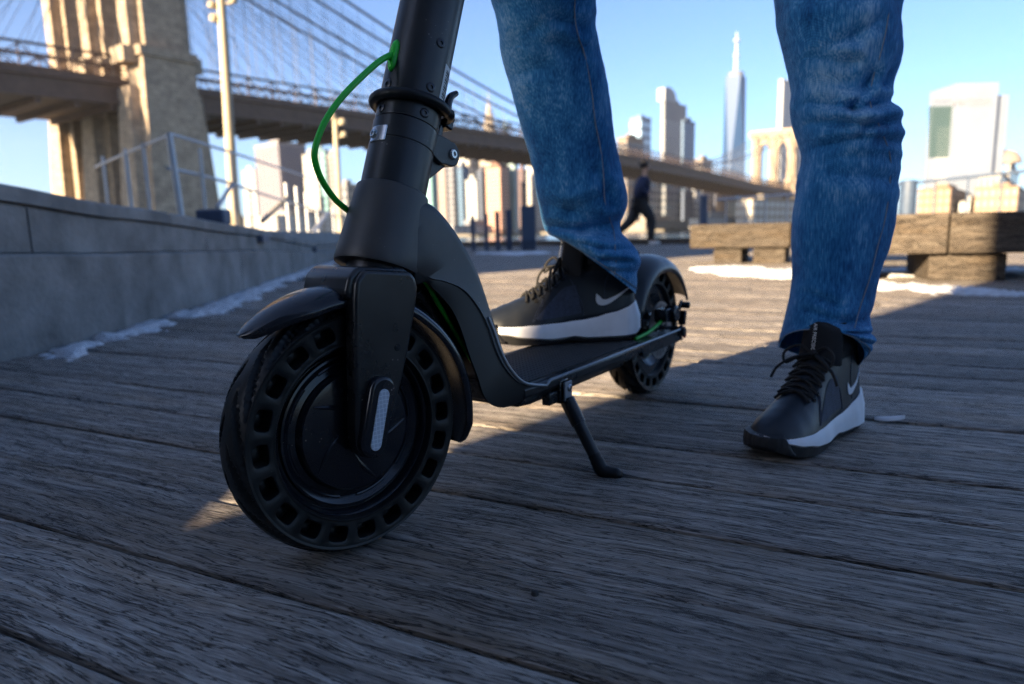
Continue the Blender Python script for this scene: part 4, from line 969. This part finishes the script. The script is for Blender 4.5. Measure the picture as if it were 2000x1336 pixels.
# ================================================================== BENCHES of heavy timber
def bench(name, label, a, b, zb, zt, dep, n_beams, supports, cuts):
    """a->b front edge on the ground"""
    a, b = V((*a, 0)), V((*b, 0)); ex = (b-a).normalized(); ey = V((-ex.y, ex.x, 0))
    if ey.y < 0: ey = -ey
    L_ = (b-a).length; r = tag(empty(name, a, math.atan2(ex.y, ex.x)), label, 'bench', 'timber benches by the railing')
    sg = 1 if ey.dot(V((-ex.y, ex.x, 0))) > 0 else -1
    wbm = dep/n_beams
    for row in range(n_beams):
        cs = [0]+[c+row*.37*(1 if row % 2 else -.5) for c in cuts]+[L_]
        for c0, c1 in zip(cs, cs[1:]):
            mb = MB(); mb.box(((c0+c1)/2, sg*(row+.5)*wbm, (zb+zt)/2), (c1-c0-.010, wbm-.012, zt-zb)); o = mb.build('beam', T['bench_wood'], r, smooth=0, bevel=.008)
    for s_, sw in supports:
        mb = MB(); mb.box((s_, sg*dep*.5, zb/2-.002), (sw, dep*.82, zb-.004)); mb.build('support', T['bench_wood'], r, smooth=0, bevel=.006)
    return r
bench('timber_bench', 'grey timber bench on stubby blocks, left of the standing leg', (1.485, 5.70), (2.95, 4.97), .125, .318, .55, 2, ((.30, .22), (.62, .24), (1.25, .24)), (.78,))
bench('timber_bench', 'sunlit brown timber bench at the right edge of the boardwalk', (1.60, 3.62), (3.9, 2.86), .138, .338, .60, 2, ((.20, .20), (.72, .34), (1.5, .3)), (.62, 1.6))

# ================================================================== FENCES, RAILINGS, POLES
fence = tag(empty('mesh_fence', at(330, 405, 8.3)), 'pale steel fence with mesh panels on the terrace behind the wall', 'fence')
fo0 = at(330, 405, 8.3)
def rel(p): return p-fo0
def wpost(x, ytop, Y, r, lean=0, zb=.36, m_=T['fence']):
    p = at(x, ytop, Y); mb = MB(); mb.tube([rel(V((p.x+lean, p.y, zb))), rel(p)], r*.45, 10); mb.build('post', m_, fence, smooth=40); return p
P = [wpost(200, 305, 10.8, .045), wpost(244, 291, 9.9, .06), wpost(279, 280, 9.1, .05), wpost(330, 261, 8.3, .085, .06), wpost(390, 290, 9.4, .05), wpost(450, 297, 10.8, .035)]
Q = [wpost(558, 357, 14.5, .085), wpost(578, 364, 15.5, .085), wpost(597, 377, 16.5, .085), wpost(618, 396, 18, .07), wpost(650, 405, 19.5, .07), wpost(488, 373, 12.2, .04, 0, .3, T['pole'])]
mb = MB()
mb.tube([rel(p) for p in (at(186, 326, 11.2), P[1]+V((0, 0, -.06)), P[3]+V((0, 0, -.02)))], .018, 8); mb.tube([rel(p) for p in (P[3], at(450, 297, 10.8), at(620, 352, 16.5))], .02, 8)
mb.tube([rel(p) for p in (at(327, 328, 8.3), at(387, 341, 9.4), at(450, 358, 10.8), at(540, 388, 13.5), at(609, 408, 16.8), at(665, 424, 20))], .022, 8)
mb.build('rail', T['fence'], fence, smooth=40)
mb = MB(); mb.tube([rel(at(512, 432, 13)), rel(at(564, 384, 14.6))], .05, 8); mb.build('brace', paint((.62, .52, .40)), fence, smooth=40)
mb = MB(); mb.tube([rel(at(425, 405, 10)), rel(at(452, 362, 10.8))], .03, 8); mb.build('brace', T['fence'], fence, smooth=40); mb = MB(); mb.tube([rel(at(610, 455, 16.5)), rel(at(640, 415, 18.5))], .05, 8); mb.build('brace', T['fence'], fence, smooth=40)
mb = MB(); mb.box((0, 0, 0), (.26, .2, .14)); o = mb.build('planter', T['navy'], smooth=0, bevel=.02); o.location = at(418, 424, 6.5); tag(o, 'dark trough on top of the concrete wall below the fence', 'planter')
def lamp(px0, px1, Y, r, label, heads, zb=.2):
    a = at(*px0, Y); b_ = at(*px1, Y); a.x += (a.x-b_.x)*0; root_ = tag(empty('lamp_pole', (b_.x, b_.y, zb)), label, 'lamp post', 'tan lamp poles'); top = a-V((b_.x, b_.y, zb))
    mb = MB(); mb.lathe([(r*1.7, 0), (r*1.7, .5), (r*1.15, .6), (r, 1.2), (r*.72, top.length)], (0, 0, 0), top, 20, caps=True); mb.build('pole', T['pole'], root_, smooth=40)
    for dx, dz, s_ in heads:
        mb = MB(); mb.lathe([(.02, .0), (s_, .02), (s_*1.1, s_*1.2), (s_*.5, s_*1.7), (.01, s_*1.8)], top+V((dx, 0, dz)), (.2, -.2, 1), 14); mb.tube([top+V((0, 0, dz)), top+V((dx, 0, dz+.02))], .03, 6); mb.build('lamp_head', T['pole'], root_, smooth=40)
    return root_
lamp((428, -60), (456, 412), 14, .105, 'tall tan lamp pole in front of the bridge beside the stone tower', ((-.18, -.95, .09), (-.2, -.7, .08), (.22, -.62, .07), (-.1, -.2, .12)))
lamp((654, 226), (662, 412), 24, .11, 'shorter tan lamp pole seen beside the green cable', ((.22, -.3, .12), (.25, -.7, .1), (-.1, -.1, .12)), -.2)
# riverside railing: separate bollards, cabinet
def bollard(x0, x1, yt, yb, Y, label):
    a = at(x0, yt, Y); b_ = at(x1, yt, Y); c = (a+b_)/2; wd = (b_-a).length; r = tag(empty('railing_post', (c.x, c.y, 0)), label, 'post', 'dark posts along the pier edge')
    mb = MB(); mb.box((0, 0, c.z/2), (wd, wd, c.z)); mb.build('post_shaft', T['navy'], r, smooth=0, bevel=.01)
    mb = MB(); mb.box((0, 0, c.z+.012), (wd*1.15, wd*1.15, .02)); mb.build('cap', T['navy'], r, smooth=0, bevel=.005)
for k, (x0, x1) in enumerate(((919, 927), (945, 953), (966, 976), (988, 999))):
    bollard(x0, x1, 424-4*k, 487, 11.2, ('leftmost slim dark blue post of the pier edge row', 'second slim dark blue post from the scooter neck', 'slim dark blue post third from the scooter neck', 'slim dark blue post nearest the grey blue cabinet')[k])
a = at(1017, 402, 10.9); b_ = at(1046, 402, 10.9); cb_ = tag(empty('utility_cabinet', ((a.x+b_.x)/2, 10.95, 0)), 'grey blue metal cabinet at the pier edge beside the rider leg', 'cabinet')
mb = MB(); mb.box((0, .1, a.z/2), ((b_-a).length, .3, a.z)); mb.build('case', paint((.10, .15, .22), .5), cb_, smooth=0, bevel=.02)
mb = MB(); mb.box((0, -.062, a.z*.55), ((b_-a).length*.8, .02, a.z*.7)); mb.build('door', paint((.12, .18, .26), .5), cb_, smooth=0, bevel=.005)
def bin_(x0, x1, yt, Y, label, zb=0):
    a = at(x0, yt, Y); b_ = at(x1, yt, Y); wd = (b_-a).length; r = tag(empty('park_bin', ((a.x+b_.x)/2, Y, zb)), label, 'bin'); h_ = a.z-zb
    mb = MB(); mb.lathe([(wd*.42, 0), (wd*.5, .03), (wd*.5, h_*.94)], (0, 0, 0), (0, 0, 1), 24, caps=True); mb.build('drum', T['navy'], r, smooth=40)
    mb = MB(); mb.lathe([(wd*.52, h_*.942), (wd*.52, h_*.985), (wd*.3, h_)], (0, 0, 0), (0, 0, 1), 24, caps=True); mb.build('lid', T['navy'], r, smooth=40)
bin_(1367, 1383, 381, 10.6, 'narrow navy bin standing behind the grey bench')
bin_(1761, 1790, 352, 9.0, 'dark navy bin standing behind the brown bench')
rail = tag(empty('railing', at(1743, 362, 10)), 'thin dark railing along the river edge behind the brown bench', 'railing'); ro0 = at(1743, 362, 10)
mb = MB(); mb.tube([at(1690, 367, 10.6)-ro0, at(2060, 328, 9.2)-ro0], .022, 8); mb.build('top_rail', T['navy'], rail, smooth=40)
for x in (1840, 1905, 1968, 2030):
    t = (x-1690)/370; p = at(1690, 367, 10.6).lerp(at(2060, 328, 9.2), t); mb = MB(); mb.tube([V((p.x, p.y, 0))-ro0, p-ro0], .012, 6); mb.build('baluster', T['navy'], rail, smooth=40)
rail2 = tag(empty('railing', at(1420, 388, 12)), 'pale railing along the pier edge between the bins and the standing leg', 'railing'); r20 = at(1420, 388, 12)
mb = MB(); mb.tube([at(1400, 390, 12)-r20, at(1570, 378, 11)-r20], .02, 8); mb.build('top_rail', T['fence'], rail2, smooth=40)
for x in (1420, 1460, 1500, 1540):
    t = (x-1400)/170; p = at(1400, 390, 12).lerp(at(1570, 378, 11), t); mb = MB(); mb.tube([V((p.x, p.y, 0))-r20, p-r20], .012, 6); mb.build('baluster', T['fence'], rail2, smooth=40)

# ================================================================== SUSPENSION BRIDGE
BA = V((.577, .817, 0)).normalized(); BN = V((.817, -.577, 0)).normalized()
T1 = at(268, 460, 142); T1.z = 0; SP = 489.; T2 = T1+BA*SP
bridge = tag(empty('suspension_bridge', T1, math.atan2(BA.y, BA.x)), 'stone towered suspension bridge crossing the river behind the scooter', 'bridge')
def bl(v_, n_, z): return V((v_, n_*-1, z))          # along, across (towards viewer), up ; local y points away from the viewer
def deckz(s_): return 22.6+4.3*max(0, 1-((s_-165)/235)**2) if s_ > -40 else 22.6
def tower(v0, name, th=7.4, pw=6.0, cc=14.6):
    mb = MB(); top = 72
    def pier(n0, wd, t_, z0, z1, grow=0):
        a, b_ = wd/2, t_/2; g0 = grow
        lo = [bl(v0+sx*(b_+g0), n0+sy*(a+g0), z0) for sx, sy in ((-1, -1), (1, -1), (1, 1), (-1, 1))]; hi = [bl(v0+sx*b_, n0+sy*a, z1) for sx, sy in ((-1, -1), (1, -1), (1, 1), (-1, 1))]
        mb.add(lo+hi, [(0, 1, 2, 3), (4, 7, 6, 5), (0, 4, 5, 1), (1, 5, 6, 2), (2, 6, 7, 3), (3, 7, 4, 0)])
    for n0 in (-cc, 0, cc):
        pier(n0, pw, th, 34.4, 66.5); pier(n0, pw*.50, th+4., 34.5, 66)          # shaft with buttress
        pier(n0, pw+1.6, th+2.2, -3, 32.8, 1.6); pier(n0, pw*.66, th+6.4, -3, 27.5, 1.6)
        pier(n0, pw+2.6, th+3.4, 32.8, 34.4); pier(n0, pw*.75, th+7.4, 31.6, 34.3)
    pier(0, cc*2+pw+3, th+2.5, 66.5, 69); pier(0, cc*2+pw+5, th+4.5, 69, 70.4); pier(0, cc*2+pw+3, th+2, 70.4, top)
    ow = (cc-pw)/2                                               # pointed arch heads between the piers
    for n0 in (-cc/2, cc/2):
        zs = 52; half = []
        for i in range(9):
            t = i/8; half.append((-ow*math.cos(t*math.pi/2*.98), zs+10.5*math.sin(t*math.pi/2)**.9))
        pts = [(-ow-.5, zs), *half, *[(-a, b_) for a, b_ in half[::-1][1:]], (ow+.5, zs), (ow+.5, 66.6), (-ow-.5, 66.6)]
        mb.prism([(a+n0, b_) for a, b_ in pts], V((v0, 0, 0)), (0, -1, 0), (0, 0, 1), (1, 0, 0), -th/2+.6, th/2-.6)
    # solid base wall between the piers below the road
    pier(0, cc*2, th*.8, -3, 21, .5)
    return mb.build(name, T['stone'], bridge, smooth=0)
tower(0, 'tower', cc=14.6); tower(SP, 'tower', cc=13.2)
HWD = 12.6
S0, S1, DS = -130, SP+160, 6.
gd = MB(); lat = MB(); k = 0
ss = [S0+DS*i for i in range(int((S1-S0)/DS)+1)]
def sec(s_): z = deckz(s_); return [bl(s_, HWD, z), bl(s_, HWD, z+4.2), bl(s_, -HWD, z+4.2), bl(s_, -HWD, z)]
gd.loft([sec(s_) for s_ in ss], True, True)
for nn in (HWD+.25, -HWD-.25):
    gd.loft([[bl(s_, nn-.3, deckz(s_)+.0), bl(s_, nn+.3, deckz(s_)), bl(s_, nn+.3, deckz(s_)+.9), bl(s_, nn-.3, deckz(s_)+.9)] for s_ in ss], True, True)
    gd.loft([[bl(s_, nn-.3, deckz(s_)+3.4), bl(s_, nn+.3, deckz(s_)+3.4), bl(s_, nn+.3, deckz(s_)+4.5), bl(s_, nn-.3, deckz(s_)+4.5)] for s_ in ss], True, True)
for s_ in ss: gd.box(bl(s_+2, 0, deckz(s_+2)-.5), (.8, HWD*2, 1.0))
gd.build('road_girder', T['girder'], bridge, smooth=0)
for nn in (HWD, -HWD, 5, -5):
    for s_ in ss:
        if abs(s_) < 10: continue
        z = deckz(s_)+4.2; lat.tube([bl(s_, nn, z), bl(s_, nn, z+4.2)], .16, 4); lat.tube([bl(s_, nn, z), bl(s_+DS, nn, z+4.0)], .12, 4); lat.tube([bl(s_, nn, z+4.0), bl(s_+DS, nn, z)], .12, 4)
    lat.tube([bl(s_, nn, deckz(s_)+8.4) for s_ in ss], .28, 4); lat.tube([bl(s_, nn, deckz(s_)+6.3) for s_ in ss], .16, 4)
lo_ = lat.build('truss_lattice', T['girder'], bridge, smooth=0); lo_['kind'] = 'stuff'
def cabz(s_):
    if s_ < 0: return 70-(70-26)*min(1, -s_/150)**.9
    if s_ > SP: return 70-(70-26)*min(1, (s_-SP)/150)
    t = (s_-SP/2)/(SP/2); return 31.5+38.5*t*t
for nn in (HWD-.5, 5.2, -5.2, -HWD+.5):
    mb = MB(); mb.tube([bl(s_, nn, cabz(s_)) for s_ in ss if s_ > -125], .36, 8); mb.build('main_cable', T['cable'], bridge, smooth=40)
sp = MB()
for nn in (HWD-.5, 5.2, -5.2, -HWD+.5):
    for i in range(int(SP/5)):
        s_ = 8+5*i
        if s_ > SP-6: break
        sp.tube([bl(s_, nn, deckz(s_)+4), bl(s_, nn, cabz(s_))], .06, 3, caps=False)
    for i in range(1, 16):
        sp.tube([bl(0, nn, 68), bl(8.5*i, nn, deckz(8.5*i)+4)], .06, 3, caps=False); sp.tube([bl(0, nn, 68), bl(-7.5*i, nn, deckz(-7.5*i)+4)], .06, 3, caps=False)
so2 = sp.build('suspender_cable', T['cable'], bridge, smooth=0); so2['kind'] = 'stuff'

# ================================================================== SKYLINE
DLx = V((-.75, .66, 0)).normalized(); DRx = V((.66, .75, 0)).normalized()
def extent(C, d, xpix, mx=120):
    """length along d from C until it reaches pixel column xpix"""
    lo, hi = 0., mx
    def col_of(p): v = p-CAM; return 1000+FPX*v.dot(rt)/v.dot(fwd)
    sgn = 1 if xpix > col_of(C) else -1
    for _ in range(40):
        m_ = (lo+hi)/2
        if (col_of(C+d*m_)-xpix)*sgn < 0: lo = m_
        else: hi = m_
    return max(2., lo)
def building(name, label, xl, xc, xr, yt, Y, rgb, win=None, cols=(4, 6), rows=12, wm=None, roof=None, group=None, dl=DLx, dr=DRx, fins=False, bands=False, zb=-.6, wtop=.97):
    C = at(xc, yt, Y); H_ = C.z; C = V((C.x, C.y, zb)); a = extent(C, dl, xl) if xl < xc else 8; b_ = extent(C, dr, xr) if xr > xc else 8
    r = tag(empty(name, C, 0), label, 'building', group); h_ = H_-zb
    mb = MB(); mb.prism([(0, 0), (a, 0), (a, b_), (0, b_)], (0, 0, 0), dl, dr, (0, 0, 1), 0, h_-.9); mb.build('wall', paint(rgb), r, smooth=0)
    mb = MB(); mb.prism([(-.4, -.4), (a+.4, -.4), (a+.4, b_+.4), (-.4, b_+.4)], (0, 0, 0), dl, dr, (0, 0, 1), h_-.898, h_); mb.prism([(a*.3, b_*.3), (a*.7, b_*.3), (a*.7, b_*.7), (a*.3, b_*.7)], (0, 0, 0), dl, dr, (0, 0, 1), h_, h_+3.2); mb.build('roof', paint(tuple(c*.85 for c in rgb)), r, smooth=0)
    wm = wm or T['glass_dark']; mb = MB()
    for d_, L_, nc_, out in ((dl, a, cols[0], -dr), (dr, b_, cols[1], -dl)):
        if L_ < 3: continue
        for i in range(nc_):
            cx_ = L_*(i+.5)/nc_
            if fins:
                mb.box(d_*cx_+out*.15+V((0, 0, h_*.5)), (L_/nc_*.5, .5, h_*.92), Matrix((d_, out, V((0, 0, 1)))).transposed())
            else:
                for j in range(rows):
                    zc = h_*(.06+(wtop-.06)*(j+.5)/rows)
                    mb.box(d_*cx_+out*.05+V((0, 0, zc)), (L_/nc_*(.94 if bands else .55), .3, h_/rows*(.5 if bands else .55)), Matrix((d_, out, V((0, 0, 1)))).transposed())
    if mb.v:
        o = mb.build('window', wm, r, smooth=0); o['kind'] = 'stuff'
    return r
CR = (.62, .54, .43); PALE = (.60, .57, .53)
GLB = mat('blue_window_glass', (.12, .22, .34), .2); GLT = mat('teal_window_glass', (.16, .30, .30), .2); BRN = mat('brown_window_band', (.20, .13, .10), .5); GRYW = mat('grey_window', (.30, .31, .33), .4); PW_ = mat('pale_window', (.42, .42, .42), .4)
building('office_tower', 'broad tower with vertical fins, cream side and dark purple side, under the bridge deck', 511, 542, 609, 276, 520, (.50, .43, .40), cols=(6, 12), fins=True, wm=mat('dark_fin', (.10, .10, .14), .5))
building('office_block', 'pale stepped block left of the finned tower', 484, 497, 512, 330, 560, PALE, rows=10, wm=PW_)
building('apartment_block', 'bright cream block right of the finned tower', 602, 618, 632, 298, 500, (.66, .58, .46), rows=10, wm=PW_)
building('glass_tower', 'teal glass tower behind the shorter lamp pole', 618, 634, 652, 291, 600, (.20, .33, .36), bands=True, wm=GLT)
building('old_tower', 'narrow cream tower with dark side behind the shorter lamp pole', 645, 658, 671, 300, 540, (.48, .42, .36), rows=14)
building('office_block', 'low pale block between the lamp pole and the scooter neck', 663, 676, 705, 359, 480, (.52, .46, .40), rows=6, cols=(3, 6))
building('glass_tower', 'flat teal tower just right of the scooter stem', 825, 842, 859, 330, 470, (.22, .40, .40), bands=True, wm=GLT)
building('office_tower', 'pinkish tower right of the flat teal tower', 859, 869, 878, 326, 500, (.52, .42, .38), wm=BRN)
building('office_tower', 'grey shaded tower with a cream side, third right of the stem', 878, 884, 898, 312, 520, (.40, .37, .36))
building('civic_block', 'large cream block just below the bridge deck', 886, 915, 964, 286, 640, CR, cols=(5, 8), rows=10, wm=PW_)
building('office_tower', 'dark blue slab tower in front of the cream block', 897, 902, 921, 324, 480, (.10, .14, .21), rows=16, wm=GLB)
building('office_tower', 'bright white narrow tower beside the dark blue slab', 913, 930, 935, 350, 450, (.74, .70, .62), rows=14, wm=PW_)
building('office_tower', 'grey blue tower between the white tower and the brick tower', 935, 940, 957, 333, 470, (.18, .20, .26), rows=14)
building('brick_tower', 'orange brick tower in the middle of the skyline', 952, 976, 996, 323, 430, (.46, .22, .14), cols=(5, 4), rows=16, wm=mat('pale_brick_band', (.50, .30, .22), .6), bands=True)
building('office_tower', 'pale mint tower right of the orange brick tower', 995, 1005, 1014, 309, 440, (.55, .60, .56), rows=16, wm=GLT)
building('brick_tower', 'reddish brown tower close to the rider leg', 1013, 1021, 1031, 330, 460, (.33, .17, .13), rows=14)
building('office_tower', 'cream tower partly hidden by the rider leg', 1030, 1046, 1068, 318, 470, (.60, .52, .42), rows=16, wm=PW_)
building('glass_tower', 'faint light blue glass tower between the legs, far left', 1229, 1252, 1270, 227, 900, (.28, .42, .55), bands=True, wm=mat('light_blue_glass', (.34, .50, .64), .2))
b18 = building('office_tower', 'tall grey tower with a white crown between the legs', 1289, 1298, 1337, 196, 700, (.50, .49, .47), cols=(2, 9), rows=26, wm=GRYW, wtop=.86)
mb = MB(); mb.prism([(0, 0), (24, 0), (24, 6), (20, 11), (10, 14), (0, 12)], (0, 0, at(1298, 196, 700).z+.6), DRx, (0, 0, 1), -DLx, -8, 0); mb.build('crown', paint((.74, .72, .68)), b18, smooth=0)
building('glass_tower', 'slim blue glass tower right of the white crowned tower', 1330, 1335, 1354, 234, 660, (.20, .30, .42), rows=20, wm=GLB)
building('old_block', 'low brown block above the bridge road, left of the jogger', 1206, 1225, 1256, 266, 620, (.38, .27, .19), rows=5)
building('old_block', 'brown block between the blue tower and the tapered glass tower', 1354, 1372, 1388, 309, 640, (.40, .31, .24), rows=5)
building('rippled_tower', 'white tower with a rippled front beside the standing leg', 1511, 1530, 1566, 154, 720, (.74, .72, .68), cols=(4, 8), rows=30, wm=PW_)
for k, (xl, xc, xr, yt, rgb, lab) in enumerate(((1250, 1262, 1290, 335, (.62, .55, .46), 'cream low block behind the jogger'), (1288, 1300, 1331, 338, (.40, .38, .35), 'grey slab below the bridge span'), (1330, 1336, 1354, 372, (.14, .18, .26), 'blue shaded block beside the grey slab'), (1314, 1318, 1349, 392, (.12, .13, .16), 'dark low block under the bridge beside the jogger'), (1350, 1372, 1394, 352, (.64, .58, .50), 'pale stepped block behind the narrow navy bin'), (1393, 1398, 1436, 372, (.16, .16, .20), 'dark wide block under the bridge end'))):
    building('river_block', lab, xl, xc, xr, yt, 470+12*k, rgb, rows=7, cols=(3, 5))
building('warehouse', 'long cream warehouse at the foot of the far bridge tower', 1436, 1470, 1560, 388, 400, (.62, .50, .36), cols=(4, 9), rows=3, wm=PW_)
building('warehouse', 'low sandy warehouse on the shore behind the jogger', 1206, 1260, 1348, 432, 400, (.52, .42, .32), cols=(4, 9), rows=2, wm=BRN)
building('warehouse', 'low pale warehouse on the shore behind the grey bench', 1346, 1380, 1440, 425, 390, (.60, .52, .42), cols=(4, 9), rows=2, wm=PW_)
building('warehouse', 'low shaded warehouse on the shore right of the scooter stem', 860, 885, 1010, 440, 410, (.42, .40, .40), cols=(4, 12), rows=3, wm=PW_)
building('warehouse', 'low cream warehouse on the shore below the finned tower', 470, 540, 700, 420, 420, (.60, .53, .44), cols=(6, 9), rows=4, wm=PW_)
# tapered glass skyscraper with a mast
Yw = 1000; c = at(1437, 150, Yw); zt = c.z; hw0 = 26 if False else (at(1461, 330, Yw)-at(1414, 330, Yw)).length/2
ws = tag(empty('skyscraper', (c.x, Yw, -.5)), 'tapering blue glass skyscraper with a tall white mast', 'building')
bs = [V((hw0*1.0*math.cos(rad(a)), hw0*1.0*math.sin(rad(a)), 60)) for a in (-90-38, -38, 52, 142)]
tp = [V((hw0*.86*math.cos(rad(a+45)), hw0*.86*math.sin(rad(a+45)), zt)) for a in (-90-38, -38, 52, 142)]
b0 = [V((p.x, p.y, 0)) for p in bs]
mb = MB(); mb.add(b0+bs+tp, [(0, 1, 5, 4), (1, 2, 6, 5), (2, 3, 7, 6), (3, 0, 4, 7)]+[(4+i, 4+(i+1) % 4, 8+i) for i in range(4)]+[(4+(i+1) % 4, 8+(i+1) % 4, 8+i) for i in range(4)]+[(8, 9, 10, 11)]); mb.build('wall', mat('blue_curtain_wall', (.018, .055, .14), .45, spec=.25), ws, smooth=0)
mb = MB(); mb.lathe([(hw0*.62, zt), (hw0*.62, zt+6), (hw0*.3, zt+7)], (0, 0, 0), (0, 0, 1), 20, caps=True); mb.build('roof', paint((.30, .33, .38)), ws, smooth=0)
zm = at(1437, 62, Yw).z; mb = MB(); mb.lathe([(3.2, zt+6), (2.6, zt+25), (1.4, zt+45), (1.0, zm)], (0, 0, 0), (0, 0, 1), 10, caps=True)
for z in (zt+26, zt+46): mb.lathe([(2, z), (4.2, z+1), (4.2, z+4), (2, z+5)], (0, 0, 0), (0, 0, 1), 10, caps=True)
mb.build('mast', paint((.70, .72, .75)), ws, smooth=30)
# spires above the deck
def spire(label, xc, yt, yb, wpx, Y, rgb, tip):
    a = at(xc, yb, Y); t = at(xc, yt, Y); hw = wpx/FPX*Y/2; r = tag(empty('spired_tower', (a.x, Y, -.5)), label, 'building'); z0 = a.z; H_ = t.z
    mb = MB(); mb.box((0, 0, z0*.5), (hw*2.4, hw*2.4, z0), Matrix.Rotation(.85, 3, 'Z')); mb.build('wall', paint(rgb), r, smooth=0)
    mb = MB(); h_ = H_-z0; mb.lathe([(hw, z0), (hw, z0+h_*.3), (hw*.8, z0+h_*.32), (hw*.75, z0+h_*.55), (hw*.5, z0+h_*.58), (hw*.42, z0+h_*.75), (hw*.12, H_-h_*.05), (.2, H_+h_*tip)], (0, 0, 0), (0, 0, 1), 12, caps=True); mb.build('spire', paint(rgb), r, smooth=0)
spire('cream wedding-cake spire standing above the bridge deck', 956, 196, 262, 24, 640, (.60, .47, .34), .3)
spire('small greenish spire right of the cream spire', 988, 234, 268, 13, 660, (.38, .48, .38), .3)
# broad white tower with green glass at the right
d2l = V((-.785, .62, 0)); d2r = V((.62, .785, 0)); d3l = V((-1, 0, 0)); Yr = 420
vz = building('telephone_tower', 'broad white tower block with green glass panels right of the standing leg', 1807, 1871, 1878, 195, Yr, (.40, .44, .50), cols=(1, 1), rows=1, dl=d3l, dr=d2r, wm=paint((.70, .66, .6)))
vo_ = vz.location
def vbox(name, x0, x1, y0, y1, dpt, m_, th=1.):
    a = at(x0, y0, Yr+dpt); b_ = at(x1, y1, Yr+dpt); cx_ = (a.x+b_.x)/2; mb = MB(); mb.box(V((cx_, Yr+dpt+th/2, (a.z+b_.z)/2))-vo_, (abs(b_.x-a.x), th, abs(a.z-b_.z))); return mb.build(name, m_, vz, smooth=0)
vbox('slab', 1870, 1925, 163, 470, -3.5, paint((.40, .44, .50)), 26); vbox('wing', 1923, 1946, 186, 470, 2, paint((.40, .44, .50)), 20); vbox('plant_room', 1842, 1872, 177, 200, 8, paint((.40, .44, .50)), 10)
for y in range(21):
    o = vbox('glass_band', 1815, 1865, 208+y*4.8, 208+y*4.8+2.8, 20 if False else -.4, T['glass_green'], .8)
for y in range(20): vbox('glass_band', 1920, 1936, 206+y*5, 206+y*5+2.9, 1.4, T['glass_green'], .8)
so3 = text_mesh('sign_lettering', 'verizon', 8, .1, paint((.45, .42, .42)), vz); so3.location = at(1897, 198, Yr-3.7)-vo_; so3.rotation_euler = (math.pi/2, 0, 0)
building('domed_hall', 'pale rounded hall right of the white tower', 1958, 1974, 1992, 318, 420, (.58, .50, .40), rows=3, dl=d2l, dr=d2r)
a = at(1974, 318, 424); mb = MB(); mb.lathe([(9.5, 0), (9, 3), (6.5, 6.5), (3, 8.2), (.1, 8.8)], (a.x, a.y+6, a.z), (0, 0, 1), 20); o = mb.build('dome', paint((.48, .38, .28)), smooth=60); tag(o, 'tan dome on the pale rounded hall', 'dome')
building('river_block', 'long pale block below the white tower', 1905, 1960, 2050, 338, 390, (.60, .53, .44), cols=(4, 8), rows=3, dl=d2l, dr=d2r)
building('brick_warehouse', 'orange brick building behind the dark navy bin', 1789, 1858, 1890, 366, 340, (.42, .25, .14), cols=(5, 4), rows=4, dl=d2l, dr=d2r, wm=mat('tan_window', (.30, .20, .13), .6))
building('brick_warehouse', 'long sandy brick building at the far right', 1900, 1990, 2080, 362, 330, (.46, .30, .18), cols=(6, 4), rows=3, dl=d2l, dr=d2r, wm=mat('tan_window_b', (.34, .24, .16), .6))
building('river_block', 'low white block between the two brick buildings', 1870, 1895, 1915, 392, 350, (.66, .60, .52), rows=2, dl=d2l, dr=d2r, wm=PW_)

# ================================================================== small things lying on the boards
fl = MB(); rows = []
for k in range(13):
    t = k/12; w_ = .0075*math.sin(math.pi*min(1, t*1.02))**.7+.0004; rows.append([V((.021*(t*2-1), w_*u, .003+.005*(1-u*u)+.004*t*t)) for u in (-1, -.5, 0, .5, 1)]+[V((.021*(t*2-1), w_*u, .0022+.005*(1-u*u)+.004*t*t)) for u in (1, .5, 0, -.5, -1)])
fl.loft(rows, True, True); o = fl.build('scrap', T['scrap'], smooth=60); o.location = gnd(1737, 824); o.rotation_euler = (0, 0, -.25); tag(o, 'curled white scrap lying on the boards right of the trainer', 'scrap')
pb = MB(); pb.lathe([(.0001, 0), (.003, .0005), (.0036, .002), (.0026, .0042), (.0001, .005)], (0, 0, 0), (0, 0, 1), 9); o = pb.build('pebble', T['ink'], smooth=0); o.location = gnd(1045, 1164); tag(o, 'small dark pebble on the boards below the front wheel', 'pebble')

# ================================================================== thin winter haze over the river
hz = MB(); hz.box((200, 900, 141), (3400, 2300, 289)); ho_ = hz.build('haze', paint((.9, .9, .9)), smooth=0); tag(ho_, kind='stuff')
hm = bpy.data.materials.new('haze_air'); hm.use_nodes = True; N = hm.node_tree.nodes; N.clear()
pv = N.new('ShaderNodeVolumePrincipled'); mo = N.new('ShaderNodeOutputMaterial'); hm.node_tree.links.new(pv.outputs[0], mo.inputs['Volume'])
pv.inputs['Density'].default_value = .00007; pv.inputs['Color'].default_value = (.93, .95, 1, 1); pv.inputs['Anisotropy'].default_value = .2
ho_.data.materials.clear(); ho_.data.materials.append(hm)
